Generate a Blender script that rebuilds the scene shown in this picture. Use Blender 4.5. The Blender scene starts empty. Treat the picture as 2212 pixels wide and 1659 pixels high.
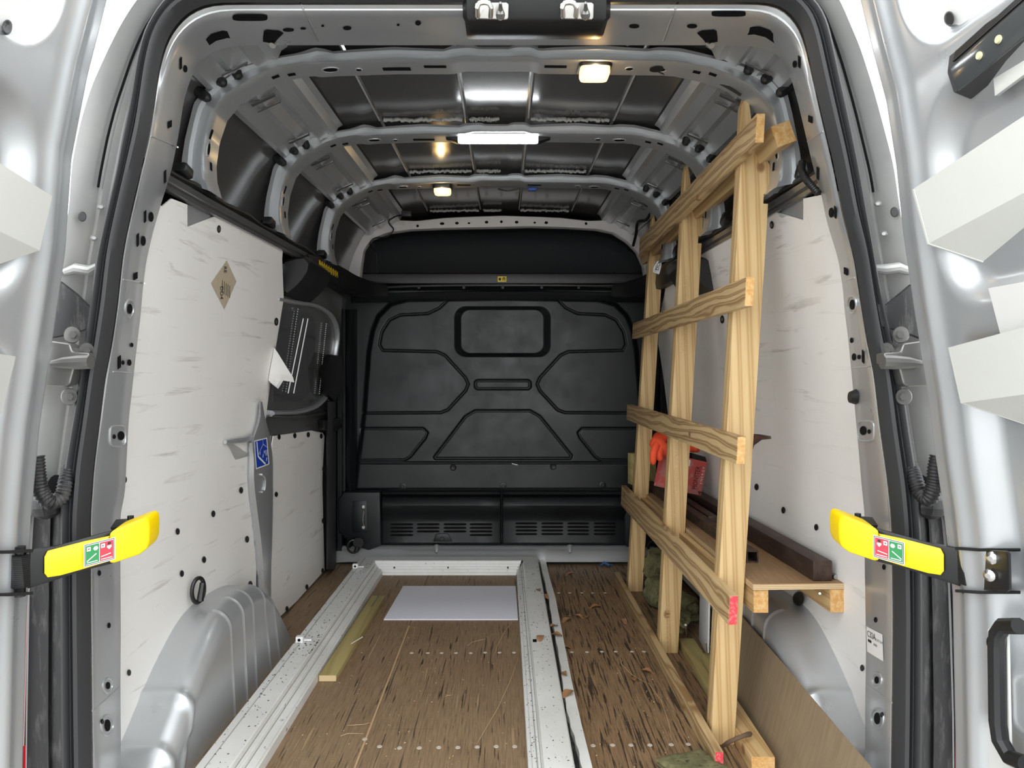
import bpy, bmesh, math, random
import numpy as np
from mathutils import Vector, Matrix

# ------------------------------------------------------------------ camera, sky, exposure
SC = bpy.context.scene
FPX, VPU, VPV, ZC = 1540.0, 1091.0, 811.0, 0.92      # focal length and vanishing point in pixels, eye height above van floor
cam_d = bpy.data.cameras.new('camera')
cam_d.sensor_fit = 'HORIZONTAL'; cam_d.sensor_width = 36.0
cam_d.lens = FPX / 2212.0 * 36.0
cam_d.shift_x = (1106.0 - VPU) / 2212.0
cam_d.shift_y = -(829.5 - VPV) / 2212.0
cam_d.clip_start = 0.02; cam_d.clip_end = 200
cam = bpy.data.objects.new('camera', cam_d); SC.collection.objects.link(cam)
cam.location = (0, 0, ZC); cam.rotation_euler = (math.pi / 2, 0, 0)
SC.camera = cam

world = bpy.data.worlds.new('overcast_sky'); SC.world = world
world.use_nodes = True
bg = world.node_tree.nodes['Background']
bg.inputs[0].default_value = (0.965, 0.985, 1.0, 1); bg.inputs[1].default_value = 1.15

SC.view_settings.view_transform = 'Standard'
SC.view_settings.look = 'None'
SC.view_settings.gamma = 1.0
SC.view_settings.use_curve_mapping = False
SC.view_settings.exposure = 1.8

random.seed(7)
rng = np.random.default_rng(7)
COL = SC.collection

# ------------------------------------------------------------------ picking points in the van
def P(u, v, Y): return Vector(((u - VPU) * Y / FPX, Y, ZC - (v - VPV) * Y / FPX))
def F(u, v, z=0.0):
    Y = FPX * (ZC - z) / (v - VPV); return P(u, v, Y)
XC = -0.02
_hz = [-.3, .45, .73, .92, 1.1, 1.3, 1.45, 1.55, 1.66]
_hw = [.857, .85, .825, .80, .77, .737, .695, .64, .55]
def HW(z): return float(np.interp(z, _hz, _hw))
def TAP(Y): return 1.0 - 0.04 * max(0.0, (Y - 1.7) / 1.08)
def WX(side, Y, z, off=0.0): return XC + side * (HW(z) * TAP(Y) - off)
def W(u, v, side, off=0.0):
    """point of the side wall (side -1 left, +1 right) seen at a pixel, off = distance inboard of the wall"""
    a, b = 0.9, 5.0
    for _ in range(50):
        m = (a + b) / 2; p = P(u, v, m)
        if (p.x - WX(side, m, p.z, off)) * side < 0: a = m
        else: b = m
    return P(u, v, (a + b) / 2)
def lerp(a, b, t): return a + (b - a) * t
def L(pts, val, key=1):
    pts = sorted(pts, key=lambda p: p[key])
    return float(np.interp(val, [p[key] for p in pts], [p[1 - key] for p in pts]))
def resample(pts, n, smooth=False):
    a = np.array([tuple(p) for p in pts], float)
    d = np.r_[0, np.cumsum(np.linalg.norm(np.diff(a, axis=0), axis=1))]
    t = np.linspace(0, d[-1], n)
    if smooth and len(a) > 2:
        out = []
        m = np.gradient(a, d, axis=0)
        k = np.clip(np.searchsorted(d, t, side='right') - 1, 0, len(d) - 2)
        h = (d[k + 1] - d[k])[:, None]; s = ((t - d[k])[:, None]) / h
        r = (2*s**3-3*s**2+1)*a[k] + (s**3-2*s**2+s)*h*m[k] + (-2*s**3+3*s**2)*a[k+1] + (s**3-s**2)*h*m[k+1]
        return r
    return np.stack([np.interp(t, d, a[:, i]) for i in range(a.shape[1])], 1)

# ------------------------------------------------------------------ objects
WO = {}
def props(o, label=None, cat=None, group=None, kind=None):
    if label: o['label'] = label
    if cat: o['category'] = cat
    if group: o['group'] = group
    if kind: o['kind'] = kind
    return o
def place(o, origin, parent):
    origin = Vector(origin); WO[o.name] = origin
    if parent is not None:
        o.parent = parent; o.location = origin - WO[parent.name]
    else: o.location = origin
def thing(name, label, cat, loc, group=None, kind=None):
    o = bpy.data.objects.new(name, None); COL.objects.link(o)
    o.empty_display_size = .05
    place(o, loc, None); return props(o, label, cat, group, kind)
def copy_part(src, origin, parent, rot=None, scale=None):
    o = src.copy(); COL.objects.link(o); place(o, origin, parent)
    if rot is not None: o.rotation_euler = rot
    if scale is not None: o.scale = scale
    return o

class G:
    def __init__(s): s.v = []; s.f = []; s.m = []
    def add(s, vs, fs, mi=0):
        b = len(s.v); s.v += [Vector(x) for x in vs]
        for f in fs: s.f.append([b + i for i in f]); s.m.append(mi)
        return s
    def box(s, x0, x1, y0, y1, z0, z1, mi=0):
        return s.hexa([(x0,y0,z0),(x1,y0,z0),(x1,y1,z0),(x0,y1,z0),(x0,y0,z1),(x1,y0,z1),(x1,y1,z1),(x0,y1,z1)], mi)
    def hexa(s, p, mi=0):
        return s.add(p, [(0,3,2,1),(4,5,6,7),(0,1,5,4),(1,2,6,5),(2,3,7,6),(3,0,4,7)], mi)
    def obox(s, c, ax, ay, az, mi=0):
        c, ax, ay, az = map(Vector, (c, ax, ay, az)); q = []
        for k in (-1, 1):
            for (i, j) in ((-1,-1),(1,-1),(1,1),(-1,1)): q.append(c + ax*i + ay*j + az*k)
        return s.hexa(q, mi)
    def prism(s, poly, vec, mi=0):
        poly = [Vector(p) for p in poly]; vec = Vector(vec); n = len(poly)
        fs = [list(range(n))[::-1], list(range(n, 2*n))] + [(i, (i+1) % n, n + (i+1) % n, n + i) for i in range(n)]
        return s.add(poly + [p + vec for p in poly], fs, mi)
    def loft(s, rows, cu=False, cv=False, mi=0, caps=False):
        rows = [[Vector(p) for p in r] for r in rows]
        n, m = len(rows), len(rows[0]); fs = []
        for i in range(n if cv else n - 1):
            for j in range(m if cu else m - 1):
                a, b = i, (i + 1) % n; c, d = j, (j + 1) % m
                fs.append((a*m + c, a*m + d, b*m + d, b*m + c))
        if caps and cu: fs += [tuple(range(m))[::-1], tuple((n-1)*m + j for j in range(m))]
        return s.add([p for r in rows for p in r], fs, mi)
    def tube(s, path, r, n=8, mi=0, caps=True, closed=False, flat=1.0):
        path = [Vector(p) for p in path]; k = len(path); rows = []
        t0 = (path[1] - path[0]).normalized()
        up = Vector((0, 0, 1)) if abs(t0.z) < .9 else Vector((1, 0, 0))
        a = t0.cross(up).normalized()
        for i in range(k):
            if closed: t = (path[(i+1) % k] - path[i-1]).normalized()
            else: t = (path[min(i+1, k-1)] - path[max(i-1, 0)]).normalized()
            a = (a - t * a.dot(t)).normalized(); b = t.cross(a)
            ri = r[i] if hasattr(r, '__len__') else r
            rows.append([path[i] + (a * math.cos(q) + b * math.sin(q) * flat) * ri for q in [2*math.pi*j/n for j in range(n)]])
        return s.loft(rows, cu=True, cv=closed, mi=mi, caps=caps and not closed)
    def cyl(s, p0, p1, r0, r1=None, n=12, mi=0): return s.tube([p0, p1], [r0, r0 if r1 is None else r1], n, mi)
    def disc(s, fn, u, v, ru, rv, h0, h1, n=12, mi=0, taper=.82, mid=None):
        """raised round cap on a surface: fn(u, v, off) gives points of the surface"""
        A = [2*math.pi*i/n for i in range(n)]
        r0 = [fn(u + ru*math.cos(a), v + rv*math.sin(a), h0) for a in A]
        r1 = [fn(u + ru*taper*math.cos(a), v + rv*taper*math.sin(a), h1) for a in A]
        r2 = [fn(u + ru*taper*.45*math.cos(a), v + rv*taper*.45*math.sin(a), h1 if mid is None else mid) for a in A]
        s.loft([r0, r1, r2], cu=True, mi=mi)
        b = len(s.v) - n; s.f.append([b + i for i in range(n)]); s.m.append(mi)
        return s
    def text(s, txt, org, xd, yd, mi=0, size=1.0, align='LEFT', sx=1.0, sp=1.0):
        """flat lettering: xd, yd = world vectors for one unit of letter size along and up"""
        c = bpy.data.curves.new('t', 'FONT'); c.body = txt; c.size = 1.0; c.align_x = align; c.space_character = sp
        c.resolution_u = 2
        o = bpy.data.objects.new('t', c); COL.objects.link(o)
        dg = bpy.context.evaluated_depsgraph_get(); me = o.evaluated_get(dg).to_mesh()
        org, xd, yd = Vector(org), Vector(xd), Vector(yd)
        vs = [org + xd * (p.co.x * size * sx) + yd * (p.co.y * size) for p in me.vertices]
        s.add(vs, [list(f.vertices) for f in me.polygons], mi)
        o.evaluated_get(dg).to_mesh_clear(); bpy.data.objects.remove(o); bpy.data.curves.remove(c)
        return s
    def build(s, name, mats, parent=None, bevel=0, seg=2, smooth=32, label=None, cat=None, group=None, kind=None, origin=None, weld=False):
        a = np.array([tuple(p) for p in s.v])
        if origin is None:
            lo, hi = a.min(0), a.max(0); origin = Vector(((lo[0]+hi[0])/2, (lo[1]+hi[1])/2, lo[2]))
        origin = Vector(origin)
        me = bpy.data.meshes.new(name)
        me.from_pydata([tuple(p - origin) for p in s.v], [], s.f)
        if not isinstance(mats, (list, tuple)): mats = [mats]
        for m in mats: me.materials.append(m)
        me.polygons.foreach_set('material_index', s.m)
        bm = bmesh.new(); bm.from_mesh(me)
        if weld: bmesh.ops.remove_doubles(bm, verts=bm.verts, dist=1e-5)
        bmesh.ops.recalc_face_normals(bm, faces=bm.faces)
        if bevel:
            ed = [e for e in bm.edges if len(e.link_faces) == 2 and e.calc_face_angle(0) > .5]
            bmesh.ops.bevel(bm, geom=ed, offset=bevel, segments=seg, affect='EDGES', profile=.6, clamp_overlap=True)
        bm.to_mesh(me); bm.free()
        if smooth:
            me.polygons.foreach_set('use_smooth', [True] * len(me.polygons))
            me.set_sharp_from_angle(angle=math.radians(smooth))
        me.update()
        o = bpy.data.objects.new(name, me); COL.objects.link(o)
        place(o, origin, parent); props(o, label, cat, group, kind)
        return o

from mathutils.bvhtree import BVHTree
EYE = Vector((0, 0, ZC))
def bvh(*objs):
    vs, fs = [], []
    for o in objs:
        b = len(vs); w = WO[o.name]; vs += [v.co + w for v in o.data.vertices]; fs += [[b + i for i in f.vertices] for f in o.data.polygons]
    return BVHTree.FromPolygons(vs, fs)
def hit(t, u, v):
    d = (P(u, v, 1.0) - EYE).normalized(); p, n_, _, _ = t.ray_cast(EYE, d)
    if p is None: return None, None
    return p, (n_ if n_.dot(d) < 0 else -n_)
def flat_fn(t, u, v, eps=.0012, Y=1.45):
    """tangent plane of the surface seen at a pixel: returns fn(u, v, h) on that plane, h above it"""
    p, n_ = hit(t, u, v)
    if p is None: p, n_ = P(u, v, Y), Vector((0, -1, 0))
    def fn(a, b, h=0.0):
        d = (P(a, b, 1.0) - EYE); k = (p - EYE).dot(n_) / d.dot(n_)
        return EYE + d*k + n_*(h + eps)
    return fn
def surf_fn(t, eps=.001, Y=1.45):
    def fn(a, b, h=0.0):
        p, n_ = hit(t, a, b)
        return P(a, b, Y) if p is None else p + n_*(h + eps)
    return fn

# ------------------------------------------------------------------ materials
def mat(name, base, rough=.5, metal=0.0, spec=.5, coat=0.0, emit=None, estr=0.0):
    m = bpy.data.materials.new(name); m.use_nodes = True
    b = m.node_tree.nodes['Principled BSDF']
    b.inputs['Base Color'].default_value = (*base, 1)
    b.inputs['Roughness'].default_value = rough; b.inputs['Metallic'].default_value = metal
    b.inputs['Specular IOR Level'].default_value = spec; b.inputs['Coat Weight'].default_value = coat
    if emit: b.inputs['Emission Color'].default_value = (*emit, 1); b.inputs['Emission Strength'].default_value = estr
    return m
class N:
    def __init__(s, m): s.t = m.node_tree; s.b = s.t.nodes['Principled BSDF']
    def node(s, typ, **kw):
        n = s.t.nodes.new(typ)
        for k, v in kw.items():
            if k in n.inputs: n.inputs[k].default_value = v
            else: setattr(n, k, v)
        return n
    def link(s, a, b): s.t.links.new(a, b)
    def coords(s, scale=(1,1,1), loc=(0,0,0), rot=(0,0,0), rand=0.0, kind='Object'):
        tc = s.node('ShaderNodeTexCoord'); mp = s.node('ShaderNodeMapping')
        mp.inputs['Scale'].default_value = scale; mp.inputs['Rotation'].default_value = rot
        src = tc.outputs[kind]
        if rand:
            oi = s.node('ShaderNodeObjectInfo'); ma = s.node('ShaderNodeMath', operation='MULTIPLY')
            s.link(oi.outputs['Random'], ma.inputs[0]); ma.inputs[1].default_value = rand
            va = s.node('ShaderNodeVectorMath', operation='ADD'); s.link(src, va.inputs[0]); s.link(ma.outputs[0], va.inputs[1]); src = va.outputs[0]
        mp.inputs['Location'].default_value = loc
        s.link(src, mp.inputs['Vector']); return mp.outputs[0]
    def noise(s, vec, scale=5, detail=4, rough=.55, dist=0.0):
        n = s.node('ShaderNodeTexNoise'); n.inputs['Scale'].default_value = scale; n.inputs['Detail'].default_value = detail
        n.inputs['Roughness'].default_value = rough; n.inputs['Distortion'].default_value = dist
        s.link(vec, n.inputs['Vector']); return n.outputs['Fac']
    def ramp(s, fac, stops):
        r = s.node('ShaderNodeValToRGB'); e = r.color_ramp.elements
        while len(e) < len(stops): e.new(.5)
        for i, (p, c) in enumerate(stops):
            e[i].position = p; e[i].color = (*c, 1) if len(c) == 3 else c
        s.link(fac, r.inputs[0]); return r.outputs[0]
    def mix(s, fac, a, b, mode='MIX'):
        n = s.node('ShaderNodeMix', data_type='RGBA', blend_type=mode)
        for x, i in ((fac, 0), (a, 6), (b, 7)):
            if hasattr(x, 'is_linked') or hasattr(x, 'links'): s.link(x, n.inputs[i])
            elif i == 0: n.inputs[0].default_value = x
            else: n.inputs[i].default_value = (*x, 1)
        return n.outputs[2]
    def bump(s, h, strength=.2, dist=.002):
        b = s.node('ShaderNodeBump'); b.inputs['Strength'].default_value = strength; b.inputs['Distance'].default_value = dist
        s.link(h, b.inputs['Height']); s.link(b.outputs[0], s.b.inputs['Normal'])
    def color(s, c): s.link(c, s.b.inputs['Base Color'])
g3 = lambda x: (x, x, x)

def paint(name, base, rough, metal, coat=.25, dust=(.55,.52,.47), dust_amt=.25, rvar=.15):
    m = mat(name, base, rough, metal, coat=coat); n = N(m)
    m.node_tree.nodes['Principled BSDF'].inputs['Coat Roughness'].default_value = .12
    f = n.noise(n.coords(kind='Object'), 7, 5, .6)
    d = n.ramp(f, [(.45, g3(0)), (.8, g3(dust_amt))])
    n.color(n.mix(d, base, dust))
    n.link(n.ramp(f, [(.3, g3(rough)), (.8, g3(min(1, rough + rvar)))]), n.b.inputs['Roughness'])
    return m
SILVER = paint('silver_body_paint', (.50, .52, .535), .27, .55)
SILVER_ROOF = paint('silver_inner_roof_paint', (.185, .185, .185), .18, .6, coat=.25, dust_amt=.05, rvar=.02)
BARE = paint('pale_primer_panel', (.56, .54, .525), .38, .25, coat=0)
JAMB = paint('dull_shaded_silver_jamb', (.34, .345, .34), .36, .55, coat=.1, dust_amt=.35)  # dull silver, base also lowered for the shade of the open doors
CAST = mat('cast_metal', (.22, .215, .205), .42, .7)
STEEL = mat('bright_steel', (.68, .67, .65), .28, 1.0)
ZINC = mat('zinc_screw', (.55, .56, .57), .35, 1.0)
BLACK = mat('black_plastic', (.009, .0095, .010), .40)
PLUG = mat('black_plug', (.008, .008, .009), .5)
HOLE = mat('dark_opening', (.006, .006, .007), .85, spec=.1)
RUBBER = mat('door_seal_rubber', (.028, .029, .031), .55)
DARKCAB = mat('black_headlining', (.009, .011, .014), .7)
BULK = mat('black_bulkhead_plastic', (.010, .012, .014), .40, spec=.4)
n = N(BULK); f = n.noise(n.coords(), 4, 5, .6)
n.color(n.mix(n.ramp(f, [(.35, g3(0)), (.75, g3(1))]), (.0052, .0066, .0078), (.0095, .0115, .0132)))
n.link(n.ramp(n.noise(n.coords((1,1,1)), 9, 4), [(.3, g3(.32)), (.7, g3(.48))]), n.b.inputs['Roughness'])
n.bump(n.noise(n.coords(), 900, 2), .15, .0006)
COVER = mat('dusty_black_plastic', (.02, .02, .021), .55); n = N(COVER)
n.color(n.mix(n.ramp(n.noise(n.coords((3,3,.6)), 22, 6, .7), [(.5, g3(0)), (.78, g3(.55))]), (.013,.013,.014), (.17,.165,.155)))
YELLOW = mat('yellow_plastic', (.90, .63, .0), .35); YELLOWP = mat('yellow_print', (.80, .58, .03), .5)
RED = mat('red_print', (.62, .03, .05), .5); GREEN = mat('green_print', (.015, .22, .06), .5)
WHITEP = mat('white_print', (.85, .85, .84), .5); BLACKP = mat('black_print', (.012, .012, .013), .6)
BLUEP = mat('blue_print', (.01, .055, .42), .4)
CREAM = paint('cream_shelf_enamel', (.57, .58, .545), .42, 0, coat=.1, dust=(.5,.5,.46), dust_amt=.3)
CREAMP = paint('pale_door_lining', (.62, .62, .60), .45, 0, coat=0)

LINING = mat('white_lining_board', (.7, .69, .67), .45); n = N(LINING)
c0 = n.coords(); f = n.noise(c0, 2.2, 4, .55)
base = n.mix(n.ramp(f, [(.35, g3(0)), (.75, g3(1))]), (.86, .85, .825), (.79, .775, .745))
sc = n.ramp(n.noise(n.coords((1, 1.4, 16)), 2.6, 5, .62, .6), [(.575, g3(0)), (.69, g3(.65))])
msk = n.ramp(n.noise(n.coords(loc=(3, 1, 2)), 3.1, 3), [(.46, g3(.12)), (.62, g3(1))])
sc = n.mix(1.0, sc, msk, 'MULTIPLY')
base = n.mix(sc, base, (.36, .335, .29))
sp = n.ramp(n.noise(n.coords((1, 14, 1.3)), 5, 6, .7), [(.66, g3(0)), (.74, g3(.5))])
base = n.mix(sp, base, (.42, .37, .30)); n.color(base)

PVC = mat('weathered_white_pvc', (.78, .78, .75), .34); n = N(PVC)
f = n.noise(n.coords(), 3, 5, .6); base = n.mix(n.ramp(f, [(.4, g3(0)), (.8, g3(1))]), (.78,.785,.765), (.60,.60,.555))
sp = n.ramp(n.noise(n.coords((1,.6,1)), 70, 3, .6), [(.66, g3(0)), (.72, g3(.8))])
base = n.mix(sp, base, (.16, .15, .115)); n.color(base)
PVCD = mat('dark_pvc_groove', (.30, .30, .28), .6)  # darker tone for the groove strips of the frame
WHITE = mat('white_plastic_sheet', (.74, .75, .82), .35)
WHITESTRIP = mat('white_plastic_strip', (.80, .80, .80), .4)
PAPER = mat('torn_white_film', (.78, .77, .74), .55)

def wood(name, light, dark, axis, rings=True, freq=14, dist=3.0, knot=(.24, .11, .045), rough=.55, grain=.85, stretch=.09, wander=.05):
    m = mat(name, light, rough); n = N(m)
    sc = [1, 1, 1]; sc[axis] = stretch
    vec = n.coords(tuple(sc), rand=7.3)
    # wander of the grain
    nz = n.node('ShaderNodeTexNoise'); nz.inputs['Scale'].default_value = 9; nz.inputs['Detail'].default_value = 2
    n.link(vec, nz.inputs['Vector'])
    vm = n.node('ShaderNodeVectorMath', operation='MULTIPLY_ADD'); n.link(nz.outputs['Color'], vm.inputs[0])
    vm.inputs[1].default_value = (wander,)*3; n.link(vec, vm.inputs[2])
    w = n.node('ShaderNodeTexWave'); w.wave_type = 'BANDS'
    w.bands_direction = 'DIAGONAL' if not rings else 'Z'
    w.inputs['Scale'].default_value = freq; w.inputs['Distortion'].default_value = dist; w.inputs['Detail'].default_value = 2.2
    w.inputs['Detail Scale'].default_value = 1.6; n.link(vm.outputs[0], w.inputs['Vector'])
    fine = n.noise(n.coords(tuple(400 if i != axis else 12 for i in range(3)), rand=3), 1, 3)
    c = n.mix(n.ramp(w.outputs['Fac'], [(.30, g3(0)), (.82, g3(grain)), (.93, g3(grain)), (1, g3(.3))]), light, dark)
    c = n.mix(n.ramp(fine, [(.35, g3(.0)), (.75, g3(.22))]), c, dark)
    vo = n.node('ShaderNodeTexVoronoi'); vo.inputs['Scale'].default_value = 7.5
    ks = [1, 1, 1]; ks[axis] = .75
    n.link(n.coords(tuple(ks), rand=5.1), vo.inputs['Vector'])
    k = n.ramp(vo.outputs['Distance'], [(.055, g3(.9)), (.085, g3(.45)), (.10, g3(0))])
    c = n.mix(k, c, knot); n.color(c)
    n.bump(w.outputs['Fac'], .12, .001)
    return m
PINE_UP = wood('pine_upright', (.66, .475, .235), (.44, .26, .098), 2, rings=False, freq=22, dist=1.6, grain=.75, stretch=.035, wander=.02)
PINE_RAIL = wood('pine_rail', (.54, .39, .20), (.23, .125, .047), 1, freq=13, dist=5.5, stretch=.16)
PINE_Y = wood('pine_beam', (.58, .41, .20), (.38, .215, .08), 1, rings=False, freq=20, dist=1.6, grain=.75, stretch=.04, wander=.02)
TREATED = wood('treated_green_timber', (.40, .33, .135), (.27, .205, .075), 1, rings=False, freq=9, dist=2, grain=.6, stretch=.06)
ENDGRAIN = mat('sawn_end_grain', (.62, .36, .13), .7); n = N(ENDGRAIN)
n.color(n.mix(n.ramp(n.noise(n.coords((1,1,1), rand=3), 90, 4, .7), [(.4, g3(0)), (.65, g3(1))]), (.60, .31, .095), (.72, .50, .23)))
REDEND = mat('red_painted_end', (.70, .06, .075), .6); n = N(REDEND)
n.color(n.mix(n.ramp(n.noise(n.coords(), 120, 3), [(.5, g3(0)), (.68, g3(.6))]), (.68, .05, .07), (.72, .38, .30)))
PLYEDGE = mat('plywood_edge', (.62, .46, .27), .7); n = N(PLYEDGE)
w = n.node('ShaderNodeTexWave', wave_type='BANDS', bands_direction='Z'); w.inputs['Scale'].default_value = 75; w.inputs['Distortion'].default_value = 1
n.link(n.coords(), w.inputs['Vector']); n.color(n.mix(w.outputs['Fac'], (.42, .27, .13), (.70, .55, .34)))

def floor_mat(name, light, dark, streak, amt):
    m = mat(name, light, .6); n = N(m)
    f = n.noise(n.coords((1, .5, 1)), 5, 6, .65)
    c = n.mix(n.ramp(f, [(.3, g3(0)), (.75, g3(1))]), light, dark)
    fi = n.noise(n.coords((110, 4.0, 1)), 2.5, 4, .65)
    c = n.mix(n.ramp(fi, [(.42, g3(0)), (.68, g3(.75))]), c, streak)
    s1 = n.noise(n.coords((95, 4.6, 1), rot=(0, 0, .05)), 1.3, 4, .6, .5)
    c = n.mix(n.ramp(s1, [(.60 - amt, g3(0)), (.67 - amt, g3(.92))]), c, (.030, .021, .014))
    s2 = n.noise(n.coords((30, .9, 1), rot=(0, 0, -.14)), 2.0, 2, .5, .3)
    c = n.mix(n.ramp(s2, [(.665, g3(0)), (.70, g3(.8))]), c, (.045, .033, .024))
    s3 = n.noise(n.coords((1.3, 70, 1)), 2.2, 3, .55)
    c = n.mix(n.ramp(s3, [(.68, g3(0)), (.72, g3(.5))]), c, (.06, .043, .03))
    s4 = n.noise(n.coords((40, 1.1, 1), rot=(0, 0, .5)), 2.0, 2, .5, .2)
    c = n.mix(n.ramp(s4, [(.70, g3(0)), (.72, g3(.6))]), c, (.46, .32, .18))
    du = n.noise(n.coords(), 90, 3, .7)
    c = n.mix(n.ramp(du, [(.62, g3(0)), (.76, g3(.45))]), c, (.46, .35, .23))
    n.color(c); n.bump(fi, .3, .0015); return m
PLYFLOOR = floor_mat('worn_ply_floor', (.310, .212, .122), (.230, .150, .085), (.134, .085, .048), .0)
PLYFLOOR_R = floor_mat('scored_ply_floor', (.315, .200, .106), (.225, .136, .069), (.105, .063, .033), .07)
PLYSHELF = floor_mat('shelf_ply_face', (.36, .225, .115), (.27, .16, .08), (.19, .11, .055), -.08)
HARDB = mat('brown_hardboard', (.27, .205, .13), .6); n = N(HARDB)
n.color(n.mix(n.ramp(n.noise(n.coords((1, 60, 3)), 3, 4, .6), [(.3, g3(0)), (.75, g3(1))]), (.285, .215, .135), (.20, .148, .088)))
BROWNSTEEL = mat('brown_painted_steel', (.055, .032, .026), .45, .35); n = N(BROWNSTEEL)
n.color(n.mix(n.ramp(n.noise(n.coords((1,.3,1)), 25, 5, .7), [(.45, g3(0)), (.75, g3(.8))]), (.050, .030, .025), (.11, .075, .055)))
RUSTY = mat('rusty_black_steel', (.05, .04, .03), .6, .3); n = N(RUSTY)
n.color(n.mix(n.ramp(n.noise(n.coords((1,.5,1)), 60, 5, .7), [(.42, g3(0)), (.68, g3(.9))]), (.030, .026, .022), (.15, .085, .04)))
CARTON = mat('red_carton', (.52, .10, .085), .5); n = N(CARTON)
n.color(n.mix(n.ramp(n.noise(n.coords(), 28, 4, .6), [(.52, g3(0)), (.6, g3(.7))]), (.52, .085, .07), (.45, .22, .20)))
ORANGE = mat('orange_fabric', (.85, .085, .025), .75); n = N(ORANGE)
n.bump(n.noise(n.coords(), 300, 3), .4, .002)
MOSS = mat('greenish_rockwool', (.15, .145, .06), .95); n = N(MOSS)
f = n.noise(n.coords(rand=4), 30, 6, .7)
c = n.mix(n.ramp(f, [(.3, g3(0)), (.7, g3(1))]), (.075, .075, .03), (.24, .225, .11))
c = n.mix(n.ramp(n.noise(n.coords((1,1,1), rand=9), 75, 3), [(.6, g3(0)), (.68, g3(.8))]), c, (.04, .03, .018)); n.color(c); n.bump(f, .8, .008)
LEAF = mat('dead_leaf', (.30, .155, .07), .8); STRAW = mat('dry_straw', (.55, .42, .24), .8); TWIG = mat('brown_twig', (.12, .075, .045), .85)
CRUMB = mat('dark_crumb', (.05, .042, .03), .9); NAILM = mat('steel_nail', (.42, .40, .36), .4, .9)
SEALANT = mat('roof_sealant', (.38, .38, .37), .6, .1); n = N(SEALANT); n.bump(n.noise(n.coords(), 140, 3), .8, .004)
ASPHALT = mat('pale_concrete', (.42, .42, .41), .9); n = N(ASPHALT)
n.color(n.mix(n.noise(n.coords(), 40, 6, .7), (.36, .355, .345), (.47, .465, .45)))
LEDM = mat('led_strip', (.9, .9, .9), .3, emit=(.93, .97, 1.0), estr=8)
LAMPM = mat('warm_lamp_lens', (1, .8, .5), .3, emit=(1.0, .60, .20), estr=.85)
BULBM = mat('lamp_bulb', (1, .9, .7), .3, emit=(1.0, .74, .36), estr=28)
GREYLENS = mat('smoked_lens', (.06, .065, .065), .12)
FOIL = mat('tan_foil_sticker', (.50, .43, .31), .4); n = N(FOIL); n.bump(n.noise(n.coords(), 60, 4, .7), .5, .003)
REFL = mat('red_reflector', (.55, .02, .03), .25); REFLW = mat('red_white_reflector', (.75, .42, .42), .3)
BROWNCARD = mat('dust_brown', (.2, .13, .08), .9)
BLUEBIT = mat('blue_scrap', (.03, .10, .20), .6)
CLEARP = mat('crumpled_clear_film', (.55, .56, .57), .25)
# ================================================================== STRUCTURE
# ---- ground outside
G().box(-14, 14, -14, 14, -.62, -.56).build('ground', ASPHALT, label='pale concrete ground the van stands on', cat='ground', kind='structure')

# ---- floor
fl = G().box(-.90, .86, 1.33, 3.50, -.06, -.004).build('floor', BROWNCARD, label='worn brown plywood load floor of the van', cat='floor', kind='structure')
G().box(-.87, -.3535, 1.36, 3.47, -.004, 0).build('floor_board', PLYFLOOR, fl, bevel=.001, seg=1)
G().box(-.3515, .168, 1.36, 3.47, -.004, 0).build('floor_board', PLYFLOOR, fl, bevel=.001, seg=1)
G().obox((-.3525, 2.0, .0003), (.0022, 0, 0), (0, .62, 0), (0, 0, .0005)).build('splintered_seam', mat('raw_split_wood', (.50, .34, .19), .7), fl, smooth=0)
G().box(.170, .845, 1.36, 3.47, -.004, 0).build('floor_board', PLYFLOOR_R, fl, bevel=.001, seg=1)
SCREWS = [(889,1411),(924,1411),(954,1411),(985,1411),(1017,1411),(1048,1410),(1079,1410),(1110,1410),(1235,1409),(1268,1409),(1300,1408),(1330,1408),(1365,1408),(1391,1408),
          (788,1597),(820,1613),(863,1616),(906,1616),(948,1615),(989,1615),(1031,1614),(1072,1613),(1112,1613),(1281,1611),(1323,1610),(1363,1610),(1404,1610),(1450,1609),(1487,1608),
          (1207,1281),(1231,1281),(1257,1281),(1280,1281),(1307,1281)]
def Ff(u, v, off): return F(u, v, off)
s0 = None
for (u, v) in SCREWS:
    c = F(u, v)
    if s0 is None:
        g = G(); A = [2*math.pi*i/10 for i in range(10)]
        g.loft([[c + Vector((r*math.cos(a), r*math.sin(a), h)) for a in A] for r, h in ((.0068, .0002), (.0060, .0014), (.0026, .0014), (.0020, .0005))], cu=True)
        b = len(g.v) - 10; g.f.append([b + i for i in range(10)]); g.m.append(0)
        s0 = g.build('floor_screw', mat('pale_screw_cap', (.50, .45, .38), .6), fl, origin=c)
    else: copy_part(s0, c, fl)

# ---- outer skin: side walls and roof
SKIN = [(-.93, -.14), (-.93, .5), (-.905, .8), (-.865, 1.1), (-.838, 1.3), (-.80, 1.45), (-.742, 1.58), (-.66, 1.665), (-.56, 1.700)]
ROOF = [(-.56, 1.700), (-.50, 1.712), (-.402, 1.720), (-.398, 1.713), (-.392, 1.721), (-.13, 1.728), (-.126, 1.721), (-.118, 1.732),
        (.066, 1.732), (.074, 1.721), (.082, 1.728), (.34, 1.721), (.345, 1.713), (.352, 1.720), (.45, 1.712), (.52, 1.700)]
def skinrow(pts, Y): return [((x - XC) * TAP(Y) + XC, Y, z) for x, z in pts]
def smooth_pts(pts, n): return [tuple(p) for p in resample(pts, n, True)]
left = smooth_pts(SKIN, 40); right = [(2*XC - x, z) for x, z in left]
YS = list(np.linspace(1.60, 3.95, 12))
wl = G().loft([skinrow(left, y) for y in YS]).build('wall_left', SILVER_ROOF, label='silver painted left body side of the van interior', cat='wall', kind='structure')
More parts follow.
